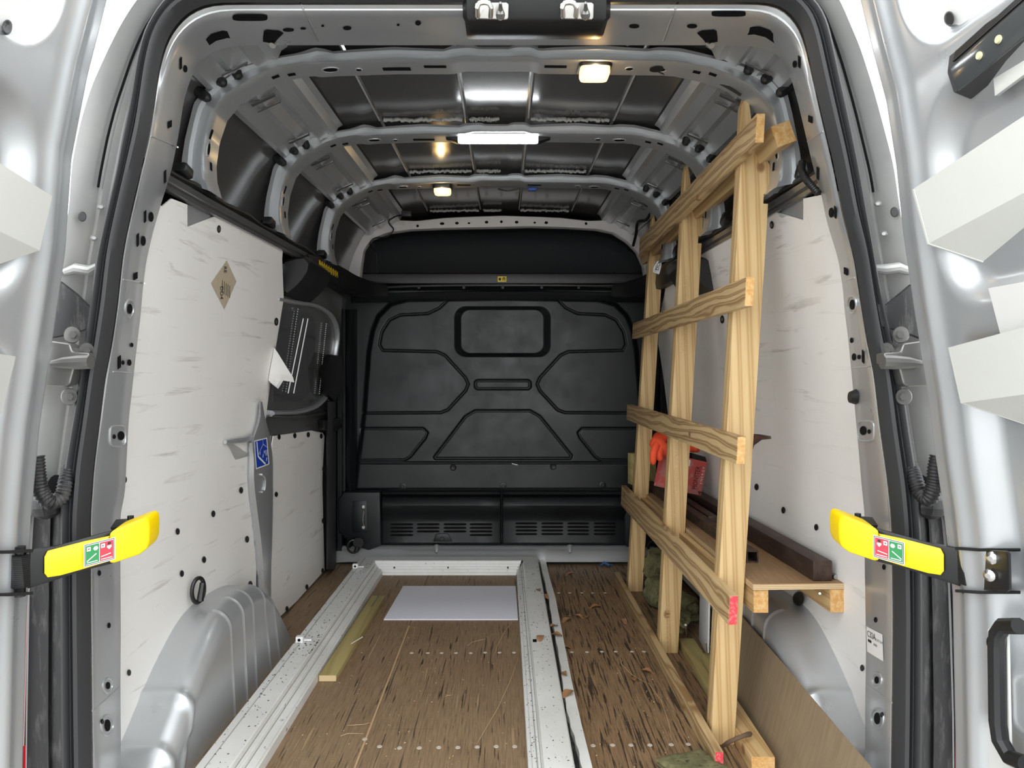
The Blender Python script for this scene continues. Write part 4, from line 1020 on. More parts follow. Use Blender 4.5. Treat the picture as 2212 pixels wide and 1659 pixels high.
# hinges
for side, d in ((-1, door1), (1, door2)):
    mu = (lambda u: u) if side < 0 else (lambda u: 2102 - u)
    h = G()
    h.prism([P(mu(u), v, 1.29) for u, v in ((96,742),(110,736),(150,742),(156,760),(192,762),(192,786),(160,792),(150,830),(140,836),(90,834))], (0, .03, 0))
    hg = h.build('door_hinge', CAST, d, bevel=.006, seg=3)
    G().tube([P(mu(u), v, 1.285) for u, v in ((112,786),(140,784),(170,783),(196,782))], [.006, .011, .013, .013], 10).build('hinge_arm', CAST, hg)
    for (u, v) in ((150, 857), (156, 723), (187, 758)):
        G().disc(lambda a, b_, hh: P(a, b_, 1.32 - hh), mu(u), v, 19, 19, 0, .006, 20, taper=.9).build('washer', CAST, hg)
        G().disc(lambda a, b_, hh: P(a, b_, 1.314 - hh), mu(u), v, 9, 9, 0, .009, 6, taper=.95).build('hinge_bolt', CAST, hg, smooth=0)
# corrugated cable gaiters
def gaiter(path, label):
    r = resample([tuple(P(u, v, y)) for u, v, y in path], 150, True)
    rad = [.0130 + .0012*math.sin(i*1.25) for i in range(150)]
    G().tube([Vector(p) for p in r], rad, 12).build('cable_gaiter', COVER, label=label, cat='cable', smooth=80)
    hc = path[len(path)//2]
gaiter([(78,985,1.27),(82,1030,1.27),(92,1068,1.275),(112,1086,1.285),(132,1074,1.30),(142,1045,1.31),(150,1010,1.335)], 'corrugated black cable gaiter beside the left rear door')
gaiter([(2027,985,1.27),(2022,1010,1.27),(2018,1050,1.275),(2004,1078,1.285),(1988,1064,1.30),(1978,1040,1.31),(1966,1005,1.335)], 'corrugated black cable gaiter beside the right rear door')
for (u0, u1) in ((100, 140), (1968, 2012)):
    G().prism([P(lerp(u0, u1, (1+math.cos(a))/2), 1062 + 36*math.sin(a), 1.356) for a in [2*math.pi*i/18 for i in range(18)]], (0, .004, 0)).build('cable_opening', HOLE, wb, smooth=0)
# tail light edges
G().prism([P(u, v, 1.262) for u, v in ((50,1168),(56,1180),(53,1290),(48,1450),(44,1612),(50,1612),(54,1450),(60,1180),(56,1160))], (0, .003, 0)).build('reflector_strip', REFLW, door1)
G().prism([P(u, v, 1.262) for u, v in ((43,1612),(53,1612),(52,1800),(42,1800))], (0, .003, 0)).build('tail_light', REFL, door1)
G().prism([P(u, v, 1.262) for u, v in ((2066,1600),(2072,1600),(2074,1800),(2066,1800))], (0, .003, 0)).build('tail_light', REFL, door2)
# ================================================================== THINGS
# ---- yellow door check straps
def strap(side, label):
    mu = (lambda u: u) if side < 0 else (lambda u: 2135 - u)
    dv = 0 if side < 0 else -5
    p = lambda u, v, y: P(mu(u), v + dv, y)
    t = thing('door_check_strap', label, 'door strap', p(70, 1290, 1.18))
    ytop = [(62, 1190, 1.18), (120, 1180, 1.215), (180, 1163, 1.245), (240, 1147, 1.275)]
    ybot = [(60, 1272, 1.18), (120, 1253, 1.215), (180, 1233, 1.245), (240, 1218, 1.275)]
    off = Vector((0, .014, 0))
    rows = []
    for (a, b) in zip(ytop, ybot):
        A, B = p(*a), p(*b); rows.append([A, A.lerp(B, .1) - off*.15, A.lerp(B, .9) - off*.15, B, B + off, A + off])
    G().loft(rows, cu=True, caps=True).build('arm', BLACK, t, bevel=.0012)
    # yellow cover
    cov = []
    for (u, v0, v1, y, k) in ((99,1196,1243,1.199,1),(103,1190,1247,1.200,1),(130,1183,1243,1.214,1),(180,1170,1229,1.240,1),(236,1158,1212,1.266,1)):
        A, B = p(u, v0, y), p(u, v1, y); cov.append([A + off*.4, A, A.lerp(B, .12) - off*.25, A.lerp(B, .88) - off*.25, B, B + off*.4])
    G().loft(cov, cu=True, caps=True).build('yellow_cover', YELLOW, t, smooth=40)
    # hooked yellow head
    ho = [(237,1151),(250,1143),(280,1131),(302,1122),(313,1119),(321,1124),(323,1140),(322,1170),(317,1186),(300,1199),(270,1209),(246,1217),(236,1217)]
    G().prism([p(u, v, 1.255 + (u - 236)/86*.050) for u, v in ho], (side*.004, .048, .006)).build('yellow_head', YELLOW, t, bevel=.007, seg=3, smooth=45)
    G().prism([p(238,1140,1.34), p(250,1122,1.42), p(296,1118,1.42), p(308,1124,1.38), p(296,1136,1.33)], (0, .004, -.006)).build('head_plate', BLACK, t, bevel=.001)
    G().tube([p(282,1114,1.40), p(282,1124,1.40)], .006, 10).build('head_pin', BLACK, t)
    # spring at the door end and its bracket
    hx = []
    for i in range(120):
        a = i*.9; c = p(44, lerp(1196, 1266, i/119), 1.17); hx.append(c + Vector((.0125*math.cos(a), .0125*math.sin(a), 0)))
    G().tube(hx, .0026, 6).build('spring', BLACK, t)
    G().tube([p(44, 1180, 1.17), p(44, 1288, 1.17)], .008, 10).build('pivot_pin', BLACK, t)
    br = G()
    for v in (1186, 1278):
        br.prism([p(72, v, 1.185), p(20, v + 2, 1.185), p(-40, v + 3, 1.15), p(-70, v + 3, 1.06), p(20, v + 3, 1.13), p(70, v, 1.165)], (0, 0, -.005))
    br.build('bracket', BLACK, t, bevel=.001)
    if side > 0:
        bp_ = G().prism([P(u, v, y) for u, v, y in ((2112,1186,1.165),(2178,1190,1.05),(2184,1196,1.045),(2186,1272,1.045),(2180,1278,1.05),(2112,1272,1.165))], (-.005, -.002, 0)).build('bracket_plate', BLACK, t, bevel=.001)
        for (u, v) in ((2150, 1204), (2145, 1241)):
            c = P(u, v, 1.095); nrm = Vector((-.85, -.5, 0)).normalized(); G().tube([c + nrm*.0, c + nrm*.012, c + nrm*.016], [.010, .009, .004], 14).build('bracket_bolt', STEEL, t)
    # printed open / closed label
    g = G()
    def S(a, b, o=0.0):
        u0, u1 = (181, 249); u = lerp(u0, u1, a); v = lerp(lerp(1177, 1160, a), lerp(1226, 1208, a), b)
        y = lerp(1.2365, 1.2595, a) - .006 - o
        return p(u, v, y)
    R = lambda a0, a1, b0, b1, mi, o: g.add([S(a0, b0, o), S(a1, b0, o), S(a1, b1, o), S(a0, b1, o)], [(0, 1, 2, 3)], mi)
    R(0, 1, 0, 1, 0, 0); R(.03, .97, .03, .97, 1, .0006); R(.05, .95, .06, .94, 0, .0012); R(.06, .49, .09, .91, 2, .0018); R(.51, .94, .09, .91, 3, .0018)
    def bar(a0, b0, a1, b1, w):
        d = Vector((a1 - a0, (b1 - b0))).normalized(); nx, ny = -d.y*w, d.x*w
        g.add([S(a0+nx, b0+ny, .0024), S(a1+nx, b1+ny, .0024), S(a1-nx, b1-ny, .0024), S(a0-nx, b0-ny, .0024)], [(0, 1, 2, 3)], 0)
    bar(.10, .84, .44, .84, .018); bar(.10, .78, .40, .52, .02); bar(.55, .84, .90, .84, .018); bar(.55, .72, .86, .66, .02)
    R(.10, .22, .16, .34, 0, .0024); R(.13, .19, .23, .27, 1, .003); R(.55, .67, .16, .34, 0, .0024); R(.58, .64, .23, .27, 1, .003)
    R(.76, .86, .16, .26, 1, .0024); R(.74, .88, .30, .36, 0, .0024)
    g.add([S(.73, .36, .0024), S(.89, .36, .0024), S(.81, .48, .0024)], [(0, 1, 2)], 0)
    hexp = [(.38 + .08*math.cos(k*math.pi/3), .28 + .10*math.sin(k*math.pi/3)) for k in range(6)]
    g.add([S(a, b, .0024) for a, b in hexp], [tuple(range(6))], 0)
    g.build('instruction_label', [WHITEP, BLACKP, GREEN, RED], t, smooth=0, label='green and red opening label')
strap(-1, 'yellow and black door check strap by left rear pillar')
strap(1, 'yellow and black door check strap by right rear pillar')

# ---- interior lamps
def warm_lamp(u, v, Y, s, label):
    c = P(u, v, Y)
    t = thing('interior_lamp', label, 'lamp', c)
    rw = lambda w, d, z, k=.35: [c + Vector((w*math.copysign(abs(math.cos(a))**k, math.cos(a)), d*math.copysign(abs(math.sin(a))**k, math.sin(a)), z)) for a in [2*math.pi*(i+.5)/32 for i in range(32)]]
    G().loft([rw(.040*s, .034*s, .022), rw(.041*s, .035*s, .020), rw(.041*s, .035*s, .004), rw(.038*s, .032*s, .0)], cu=True, caps=True).build('lamp_base', BLACK, t, smooth=40)
    G().loft([rw(.036*s, .030*s, .002), rw(.036*s, .030*s, -.012*s), rw(.033*s, .027*s, -.019*s), rw(.026*s, .020*s, -.022*s)], cu=True, caps=True).build('lamp_lens', LAMPM, t, smooth=50)
    G().tube([c + Vector((-.010, -.031*s, -.008)), c + Vector((0, -.034*s, -.008)), c + Vector((.010, -.031*s, -.008))], [.003, .008, .003], 10).build('lamp_bulb', BULBM, t)
    ld = bpy.data.lights.new('lamp_glow', 'POINT'); ld.color = (1.0, .60, .24); ld.energy = .05; ld.shadow_soft_size = .03
    lo_ = bpy.data.objects.new('lamp_glow', ld); COL.objects.link(lo_); lo_.parent = t; lo_.location = (0, -.01, -.06)
warm_lamp(1284, 152, 1.74, 1.0, 'glowing warm roof lamp on the nearest roof bow')
warm_lamp(956, 410, 2.82, .92, 'glowing warm roof lamp on the farthest roof bow')
c = P(1076, 305, 2.26)
led = thing('led_light', 'bright white LED strip light under the middle roof bow', 'lamp', c)
G().box(c.x - .125, c.x + .125, c.y - .018, c.y + .018, c.z - .004, c.z + .012).build('led_tube', LEDM, led, bevel=.005)
G().box(c.x - .118, c.x + .118, c.y - .03, c.y + .035, c.z + .012, c.z + .022).build('led_backing', WHITEP, led, bevel=.003)
for s in (-1, 1): G().hexa([(c.x + s*.126, c.y - .018, c.z - .006), (c.x + s*.165, c.y - .012, c.z + .006), (c.x + s*.165, c.y + .012, c.z + .006), (c.x + s*.126, c.y + .018, c.z - .006), (c.x + s*.126, c.y - .018, c.z + .014), (c.x + s*.165, c.y - .012, c.z + .02), (c.x + s*.165, c.y + .012, c.z + .02), (c.x + s*.126, c.y + .018, c.z + .014)]).build('led_end_cap', BLACK, led, bevel=.002)

# ---- cables along the roof
def cable(path, r, label, m=BLACK, smooth=True):
    q = resample([tuple(P(*p)) for p in path], 60, True)
    return G().tube([Vector(a) for a in q], r, 8).build('cable', m, label=label, cat='cable', smooth=60)
cable([(1420,152,1.75),(1440,160,1.78),(1480,162,1.78),(1520,166,1.77),(1560,182,1.76),(1600,205,1.74)], .0035, 'thin black cable along the nearest bow by its warm lamp')
G().tube([P(1418,142,1.74), P(1418,150,1.74)], .017, 16).build('cable_grommet', PLUG, label='round black grommet in the nearest roof bow', cat='grommet')
cable([(1408,455,3.0),(1396,475,3.1),(1378,480,3.2),(1374,505,3.3),(1368,530,3.4)], .007, 'thick black cable down beside the farthest rack upright')
cable([(880,462,3.2),(850,470,3.3),(842,485,3.4),(850,495,3.42),(838,510,3.42),(806,517,3.43),(800,525,3.43),(812,545,3.5),(815,590,3.5)], .0035, 'thin black cable looping over the pale front arch')
G().obox(P(878,462,3.2), (.022, 0, 0), (0, .012, 0), (0, 0, .012)).build('cable_connector', BLACK, label='black cable connector under the roof near the front arch', cat='connector', bevel=.003)
q = resample([tuple(P(*p)) for p in ((1733,350,1.60),(1732,366,1.58),(1740,385,1.55),(1752,400,1.52),(1768,418,1.50))], 90, True)
G().tube([Vector(a) for a in q], [.007 + .0012*math.sin(i*1.6) for i in range(90)], 10).build('cable_conduit', BLACK, label='black corrugated conduit at the top of right lining board', cat='cable', smooth=80)
cable([(1075,408,2.84),(1095,412,2.85),(1125,406,2.85)], .003, 'short black wire beside a blue connector on farthest bow')
G().obox(P(1150,409,2.84), (.016, 0, 0), (0, .008, 0), (0, 0, .006)).build('wire_connector', mat('blue_connector', (.02, .08, .35), .5), label='small blue connector under the farthest roof bow', cat='connector', bevel=.002)

# ---- timber rack with its shelf
rack = thing('timber_rack', 'pine rack of three uprights, rails and a plywood shelf', 'rack', (.55, 2.4, 0))
def upright(Y, bl, br, tl, tr_, zt, zpt, zn, notch):
    """bl, br: x of left and right edge at z=0; tl, tr: at zt; pointed top at zpt, notch at height zn"""
    X0 = lambda z: bl + (tl - bl)*z/zt
    X1 = lambda z: br + (tr_ - br)*z/zt
    poly = [(X0(0), 0), (X1(0), 0)]
    if notch: poly += [(X1(zn - .012), zn - .012), (X1(zn - .012) - .012, zn - .012), (X1(zn + .012) - .012, zn + .012), (X1(zn + .012), zn + .012)]
    poly += [(X1(1.44), 1.44), (X0(zpt) + .022, zpt - .10), (X0(zpt) + .008, zpt), (X0(zpt - .03), zpt - .03)]
    return G().prism([(x, Y, z) for x, z in poly], (0, .045, 0)).build('upright', PINE_UP, rack, bevel=.002)
U1 = upright(1.775, .512, .571, .572, .644, 1.163, 1.628, 1.36, True)
U2 = upright(2.361, .509, .573, .586, .655, 1.42, 1.627, 1.37, True)
U3 = upright(3.034, .522, .585, .617, .675, 1.46, 1.61, 1.36, False)
def rail(x, un, tn, bn, uf, tf, bf, th=.020, red=False, m=PINE_RAIL, yn=None):
    yn = FPX*x/(un - VPU); yf = FPX*x/(uf - VPU)
    zn0, zn1 = ZC - (bn - VPV)*yn/FPX, ZC - (tn - VPV)*yn/FPX; zf0, zf1 = ZC - (bf - VPV)*yf/FPX, ZC - (tf - VPV)*yf/FPX
    k = .0513*(zn1 - zn0)
    o = G().hexa([(x, yn, zn0), (x + th, yn, zn0), (x + th, yf, zf0), (x, yf, zf0), (x + k, yn, zn1), (x + th + k, yn, zn1), (x + th + k, yf, zf1), (x + k, yf, zf1)]).build('rail', m, rack, bevel=.0015)
    e = G().hexa([(x + .001, yn - .0012, zn0 + .001), (x + th - .001, yn - .0012, zn0 + .001), (x + th - .001, yn + .001, zn0 + .001), (x + .001, yn + .001, zn0 + .001), (x + k + .001, yn - .0012, zn1 - .001), (x + th + k - .001, yn - .0012, zn1 - .001), (x + th + k - .001, yn + .001, zn1 - .001), (x + k + .001, yn + .001, zn1 - .001)])
    e.build('painted_end' if red else 'end_grain', REDEND if red else ENDGRAIN, o, smooth=0, label='red painted board end' if red else None)
    return o
rail(.569, 1631, 245, 309, 1380, 516, 556)
rail(.549, 1608, 598, 662, 1365, 699, 732)
rail(.531, 1590, 943, 1003, 1353, 873, 906)
rail(.511, 1573, 1287, 1350, 1341, 1048, 1091, red=True)
# bottom rail lying on the floor against the uprights
o = G().box(.487, .507, 1.655, 3.17, 0, .046).build('rail', PINE_RAIL, rack, bevel=.0015)
G().box(.488, .506, 1.6538, 1.656, .001, .045).build('painted_end', REDEND, o, smooth=0, label='red painted board end')
# square beam behind the uprights near the roof
a, b = P(1693, 289, 1.655), Vector((.640, 3.25, 1.455))
d = (b - a); r_ = Vector((.94, 0, .34)).normalized()*.0235; u_ = Vector((-.34, 0, .94)).normalized()*.026
q = [a - r_ - u_, a + r_ - u_, b + r_ - u_, b - r_ - u_, a - r_ + u_, a + r_ + u_, b + r_ + u_, b - r_ + u_]
o = G().hexa(q).build('top_beam', PINE_Y, rack, bevel=.002)
G().obox(a, r_*.95, (0, .0015, 0), u_*.95).build('end_grain', ENDGRAIN, o, smooth=0)
# shelf
sd_ = G().hexa([(.600, 1.725, .400), (.832, 1.735, .400), (.818, 3.36, .400), (.600, 3.36, .400), (.600, 1.725, .414), (.832, 1.735, .414), (.818, 3.36, .414), (.600, 3.36, .414)])
sd_.m[1] = 1
sd_.build('shelf_deck', [PLYEDGE, PLYSHELF], rack, bevel=.001, seg=1)
for x0, x1, y0 in ((.604, .641, 1.735), (.792, .830, 1.738)):
    o = G().hexa([(x0, y0, .342), (x1, y0, .342), (x1 - .012, 3.36, .342), (x0 - .004, 3.36, .342), (x0, y0, .3998), (x1, y0, .3998), (x1 - .012, 3.36, .3998), (x0 - .004, 3.36, .3998)]).build('shelf_bearer', PINE_Y, rack, bevel=.002)
    G().box(x0 + .001, x1 - .001, y0 - .0012, y0 + .001, .343, .399).build('end_grain', ENDGRAIN, o, smooth=0)
# far cross piece below the deck (visible behind the uprights)
G().box(.577, .599, 1.83, 3.2, .35, .40).build('shelf_bearer', PINE_Y, rack, bevel=.002)
# screws in the rails and printed stamp on the middle upright
xx = lambda z: .509 + (.586 - .509)*z/1.42 + .034
INK = mat('faded_stamp_ink', (.58, .40, .19), .7); dz = Vector((.0542, 0, 1)).normalized()
for txt, z0 in (('2412-CPR-J34 13 DRY GRADED', .99), ('SODRA N 13 DRY', .02), ('J34 13 DRY GRADED  CCN 016 2412', .44)):
    G().text(txt, (xx(z0), 2.3592, z0), dz*.026, Vector((-1, 0, .054)).normalized()*.024, 0, sx=.74).build('grade_stamp', INK, rack, smooth=0, label='faded grading stamp on the timber')
c_ = Vector((.815, 1.7365, .386))
G().tube([P(1772, 1282, 1.755), P(1771, 1282, 1.749)], [.005, .003], 10).build('screw', ZINC, rack)

# ---- steel on the shelf
def bar4(c0, c1, hw, hh, roll=0):
    c0, c1 = Vector(c0), Vector(c1); t = (c1 - c0).normalized(); r = t.cross(Vector((0, 0, 1))).normalized()*hw; u = Vector((0, 0, 1))*hh
    return [c0 - r - u, c0 + r - u, c1 + r - u, c1 - r - u, c0 - r + u, c0 + r + u, c1 + r + u, c1 - r + u]
G().hexa(bar4((.781, 1.752, .4395), (.735, 3.30, .4395), .024, .0245)).build('box_section', BROWNSTEEL, label='large brown capped steel box section lying along the shelf', cat='steel bar', bevel=.003)
o = G().hexa(bar4((.815, 2.05, .432), (.780, 3.30, .432), .014, .017)).build('channel_bar', BROWNSTEEL, label='dark brown steel bar between the big box section and the wall', cat='steel bar', bevel=.002)
tb = G(); c0, c1 = Vector((.668, 1.925, .4305)), Vector((.645, 3.25, .4305)); t_ = (c1 - c0).normalized(); r = t_.cross(Vector((0, 0, 1))).normalized(); uu = Vector((0, 0, 1))
ringq = lambda c, h: [c - r*h - uu*h, c + r*h - uu*h, c + r*h + uu*h, c - r*h + uu*h]
tb.loft([ringq(c0 + t_*.3, .0125), ringq(c0, .0125), ringq(c0, .016), ringq(c1, .016)], cu=True)
tb.f.append([len(tb.v) - 4 + i for i in range(4)]); tb.m.append(0); tb.f.append([0, 1, 2, 3]); tb.m.append(0)
tb.build('square_tube', RUSTY, label='rusty hollow square steel tube on the plywood shelf', cat='steel bar', smooth=0)
G().hexa(bar4((.700, 2.4, .4305), (.688, 3.25, .4305), .016, .016)).build('flat_bar', BROWNSTEEL, label='brown steel bar lying between square tube and box section', cat='steel bar', bevel=.002)
G().tube([(.812, 1.84, .421), (.820, 1.765, .421)], .0065, 10).build('steel_rod', ZINC, label='short bright steel rod end beside the brown box section', cat='rod')

# ---- carton and gloves
cb = P(1468, 1010, 2.70)
ct = thing('drinks_carton', 'red and black drinks carton tilted on the steel bars', 'box', (cb.x, cb.y, .452))
Rm = Matrix.Rotation(math.radians(24), 4, 'Z') @ Matrix.Rotation(math.radians(13), 4, 'Y')
def cp(x, y, z): return Vector((.664, 2.70, .547)) + Rm @ Vector((x, y, z))
hx_, hy_, hz_ = .074, .050, .064
G().hexa([cp(*p) for p in ((-hx_,-hy_,-hz_),(hx_,-hy_,-hz_),(hx_,hy_,-hz_),(-hx_,hy_,-hz_),(-hx_,-hy_,hz_),(hx_,-hy_,hz_),(hx_,hy_,hz_),(-hx_,hy_,hz_))]).build('carton_body', CARTON, ct, bevel=.003)
fx = cp(1,0,0) - cp(0,0,0); fz = cp(0,0,1) - cp(0,0,0); fy = cp(0,-1,0) - cp(0,0,0)
g = G()
front = lambda x, z: cp(x, -hy_ - .0012, z)
g.text('MONSTER', front(.046, -.046), fz*.024, -fx*.032, 0, sx=.80)
g.text('ENERGY', front(.066, -.022), fz*.014, -fx*.015, 1, sx=1.0, sp=1.4)
g.text('4', front(.072, -.060), fz*.026, -fx*.028, 0)
g.build('carton_print', [BLACKP, WHITEP], ct, smooth=0, label='black brand lettering and number 4')
G().hexa([cp(*p) for p in ((.005,-hy_+.004,hz_),(hx_,-hy_+.004,hz_),(hx_,hy_,hz_),(.005,hy_,hz_),(.01,-hy_+.02,hz_+.022),(hx_-.004,-hy_+.012,hz_+.018),(hx_-.004,hy_-.01,hz_+.018),(.01,hy_-.01,hz_+.022))]).build('carton_flap', BLACK, ct)
g = G(); q = [cp(-.02, -hy_ - .001, .035), cp(-.005, -hy_ - .001, .035), cp(-.005, -hy_ - .001, .058), cp(-.02, -hy_ - .001, .058)]
g.add(q, [(0, 1, 2, 3)]); g.build('carton_tag', WHITEP, ct, smooth=0)
def glove(path, fingers, label, lie=None):
    t = thing('work_glove', label, 'glove', P(*path[0][:3]))
    r = resample([tuple(P(u, v, y)) for u, v, y, _ in path], 16, True); rad = np.interp(np.linspace(0, 1, 16), np.linspace(0, 1, len(path)), [p[3] for p in path])
    G().tube([Vector(a) for a in r], [x*(1 + .08*math.sin(i*2.1)) for i, x in enumerate(rad)], 12, flat=.7).build('glove_palm', ORANGE, t, smooth=80)
    for f_ in fingers:
        r = resample([tuple(P(*p)) for p in f_], 12, True)
        G().tube([Vector(a) for a in r], [.013, .014, .014, .014, .013, .013, .013, .013, .012, .012, .010, .005], 10).build('glove_finger', ORANGE, t, smooth=80)
glove([(1442,938,2.66,.024),(1428,944,2.64,.031),(1421,960,2.62,.031),(1434,972,2.62,.028),(1448,978,2.65,.02)], [[(1420,958,2.61),(1412,978,2.59),(1411,1004,2.59)], [(1428,966,2.61),(1424,984,2.60),(1428,996,2.60)]], 'orange work glove drooping over the left of the red carton')
glove([(1470,962,2.70,.020),(1488,966,2.69,.024),(1500,970,2.70,.020),(1507,972,2.71,.012)], [[(1490,964,2.69),(1502,962,2.69),(1510,967,2.70)]], 'orange work glove lying on top of the red carton')
G().hexa([P(1360,979,3.20), P(1374,978,3.20), P(1374,978,3.20) + Vector((.14,.02,0)), P(1374,978,3.20) + Vector((.10,.12,0)), P(1360,1046,3.20), P(1372,1046,3.20), P(1374,1046,3.20) + Vector((.14,.02,0)), P(1374,1046,3.20) + Vector((.10,.12,0))][:0] or
         [Vector(p) for p in ((.562,3.17,.434),(.680,3.21,.434),(.670,3.25,.434),(.552,3.21,.434),(.562,3.17,.572),(.680,3.21,.572),(.670,3.25,.572),(.552,3.21,.572))]).build('timber_offcut', TREATED, label='short timber offcut at the far end of the shelf', cat='timber', bevel=.002)
# white plug tag hanging by the far upright
tg = G(); q = [P(1412,577,2.90), P(1420,564,2.90), P(1430,562,2.90), P(1428,578,2.90), P(1424,592,2.90), P(1411,588,2.90)]
tg.prism(q, (0, .012, 0)); y = Vector((0, -.0015, 0))
tg.text('OUT', P(1417,588,2.90) + y, Vector((.006,0,.02)), Vector((-.02,0,.006)), 1, size=.62); tg.text('DC', P(1422,585,2.90) + y, Vector((.006,0,.02)), Vector((-.02,0,.006)), 1, size=.95)
tg.build('cable_tag', [WHITEP, BLACKP], label='white DC OUT tag hanging by the farthest upright', cat='tag', smooth=0)
cable([(1428,570,2.99),(1440,560,3.0),(1455,552,3.0),(1480,540,2.95)], .006, 'black lead running to the white tag by the farthest upright')

# ---- white window or door frame on the floor
pf = thing('door_frame', 'dirty white PVC door frame lying on the floor', 'door frame', (-.26, 2.4, 0))
XLf, XRf, YEf = -.683, .155, 3.385
PRF = [(.0, .0), (.0, .052), (.004, .060), (.021, .062), (.0225, .0585), (.0255, .0585), (.027, .062), (.078, .062), (.081, .060), (.082, .047), (.088, .046), (.089, .042), (.094, .042), (.095, .033), (.1145, .030), (.115, .024), (.120, .024), (.121, .0)]
PRF_R = [(.0, .0), (.0, .052), (.004, .060), (.012, .062), (.069, .062), (.071, .058), (.074, .048), (.080, .047), (.081, .036), (.092, .035), (.094, .026), (.1015, .024), (.102, .0)]
y0 = 1.36
G().loft([[(XLf + d, y0, z), (XLf + d, YEf - d, z)] for d, z in PRF]).add([(XLf + d, y0, z) for d, z in PRF], [tuple(range(len(PRF)))]).build('left_jamb_bar', PVC, pf, smooth=25, weld=True)
G().loft([[(XRf - d, y0, z), (XRf - d, YEf - d, z)] for d, z in PRF_R]).add([(XRf - d, y0, z) for d, z in PRF_R], [tuple(range(len(PRF_R)))]).build('right_jamb_bar', PVC, pf, smooth=25, weld=True)
PRF_T = [(.0, .0), (.0, .052), (.004, .060), (.078, .062), (.081, .060), (.083, .048), (.086, .047), (.088, .038), (.0905, .037), (.0925, .026), (.095, .025), (.100, .013), (.102, .012), (.104, .0)]
G().loft([[(XLf + d, YEf - d, z), (XRf - d, YEf - d, z)] for d, z in PRF_T]).build('head_bar', PVC, pf, smooth=25)
for (u, v) in ((768, 1227), (648, 1387)):
    c = F(u, v, .062); k = G().obox(c + Vector((0, 0, .010)), (.012, 0, 0), (0, .010, 0), (0, 0, .010)).obox(c + Vector((.022, .012, .004)), (.014, 0, 0), (0, .008, 0), (0, 0, .003)).build('frame_keep', WHITESTRIP, pf, bevel=.003)
    G().tube([c + Vector((0, -.0108, .010)), c + Vector((0, -.0095, .010))], .005, 10).build('keep_hole', HOLE, k)
for u in (852, 968, 1097):
    c = Vector(((u - VPU)*3.29/FPX, 3.289, .034)); G().tube([c, c + Vector((0, -.004, 0))], .004, 8).build('frame_screw', CRUMB, pf)
G().box(*(lambda c: (c.x - .006, c.x + .006, c.y - .012, c.y + .012, .0618, .0625))(F(1155, 1384, .062))).build('frame_slot', HOLE, pf)
G().box(XLf + .0226, XLf + .0254, y0, YEf - .024, .0584, .0592).build('dark_groove', PVCD, pf, smooth=0)  # thin darker strips laid along the grooves and step edges
G().box(XLf + .0822, XLf + .0838, y0, YEf - .083, .0468, .0476).build('dark_groove', PVCD, pf, smooth=0)
G().box(XLf + .0952, XLf + .0966, y0, YEf - .096, .0328, .0336).build('dark_groove', PVCD, pf, smooth=0)
G().box(XRf - .0752, XRf - .0738, y0, YEf - .0745, .0478, .0486).build('dark_groove', PVCD, pf, smooth=0)
G().box(XRf - .0826, XRf - .0812, y0, YEf - .082, .0356, .0364).build('dark_groove', PVCD, pf, smooth=0)
# warped trim strip beside the frame
EDG = [(1177,1201),(1187,1247),(1200,1291),(1217,1379),(1237,1480),(1258,1572),(1280,1659),(1312,1800)]
EL = [(1165,1207),(1174,1250),(1186,1295),(1201,1380),(1216,1482),(1235,1575),(1257,1659),(1285,1800)]
a = [F(u, v, .034) for u, v in resample(EL, 60)]; b = [F(u, v, .034) for u, v in resample(EDG, 60)]
wob = [Vector((.002*math.sin(i*.35) + .0015*math.sin(i*1.7), 0, .002*math.sin(i*.5))) for i in range(60)]
a = [p + w_ for p, w_ in zip(a, wob)]
dn = Vector((0, 0, -.030))
G().loft([[p + dn for p in a], a, b, [p + dn for p in b]], cu=False).build('trim_strip', PVC, label='warped white plastic trim strip along right side of the frame', cat='trim strip', smooth=25)
gp = [p.lerp(q_, .5) + Vector((-.0165, 0, -.024)) for p, q_ in zip(a, b)]
G().tube([p + Vector((.003*math.sin(i*.9), 0, .003*math.sin(i*1.3))) for i, p in enumerate(gp)], [.0065 + .0015*math.sin(i*1.9) for i in range(60)], 8).build('seal_foam', COVER, label='dark crumbling seal foam between frame and trim strip', cat='seal foam', smooth=60)

# ---- white sheet, battens and other loose pieces on the floor
G().prism([F(871,1268), F(1114,1268), F(1119,1340), F(829,1340)], (0, 0, .005)).build('plastic_sheet', WHITE, label='flat white plastic sheet on the floor inside the frame', cat='sheet', bevel=.001)
bt = G().hexa([(-.560, 2.143, 0), (-.507, 2.143, 0), (-.492, 2.92, 0), (-.545, 2.92, 0), (-.560, 2.143, .019), (-.507, 2.143, .019), (-.492, 2.92, .019), (-.545, 2.92, .019)]).build('floor_batten', TREATED, label='green treated batten under the left bar of the white frame', cat='timber', bevel=.0015)
G().box(-.559, -.508, 2.1418, 2.144, .001, .018).build('end_grain', mat('pale_end_grain', (.62, .47, .27), .7), bt, smooth=0)
def nail(p0, p1, label):
    d_ = (p1 - p0).normalized(); G().tube([p0, p0 + (p1 - p0)*.97], .0016, 6).tube([p1 - d_*.0025, p1], .0042, 8).build('nail', NAILM, label=label, cat='nail')
nail(F(758,1391,.02), F(783,1376,.035), 'nail sticking out of the near end of the left batten')
nail(F(801,1310,.02), F(819,1288,.035), 'nail sticking out of the far end of the left batten')
G().hexa([(-.70, 3.405, .0), (-.50, 3.40, .0), (-.50, 3.45, .0), (-.70, 3.455, .0), (-.70, 3.405, .032), (-.50, 3.40, .032), (-.50, 3.45, .032), (-.70, 3.455, .032)]).build('pvc_offcut', WHITESTRIP, label='white plastic offcut behind the far corner of the frame', cat='offcut', bevel=.004)
g = G(); pts = [F(726,1205), F(735,1196), F(744,1203), F(740,1212), F(730,1216)]
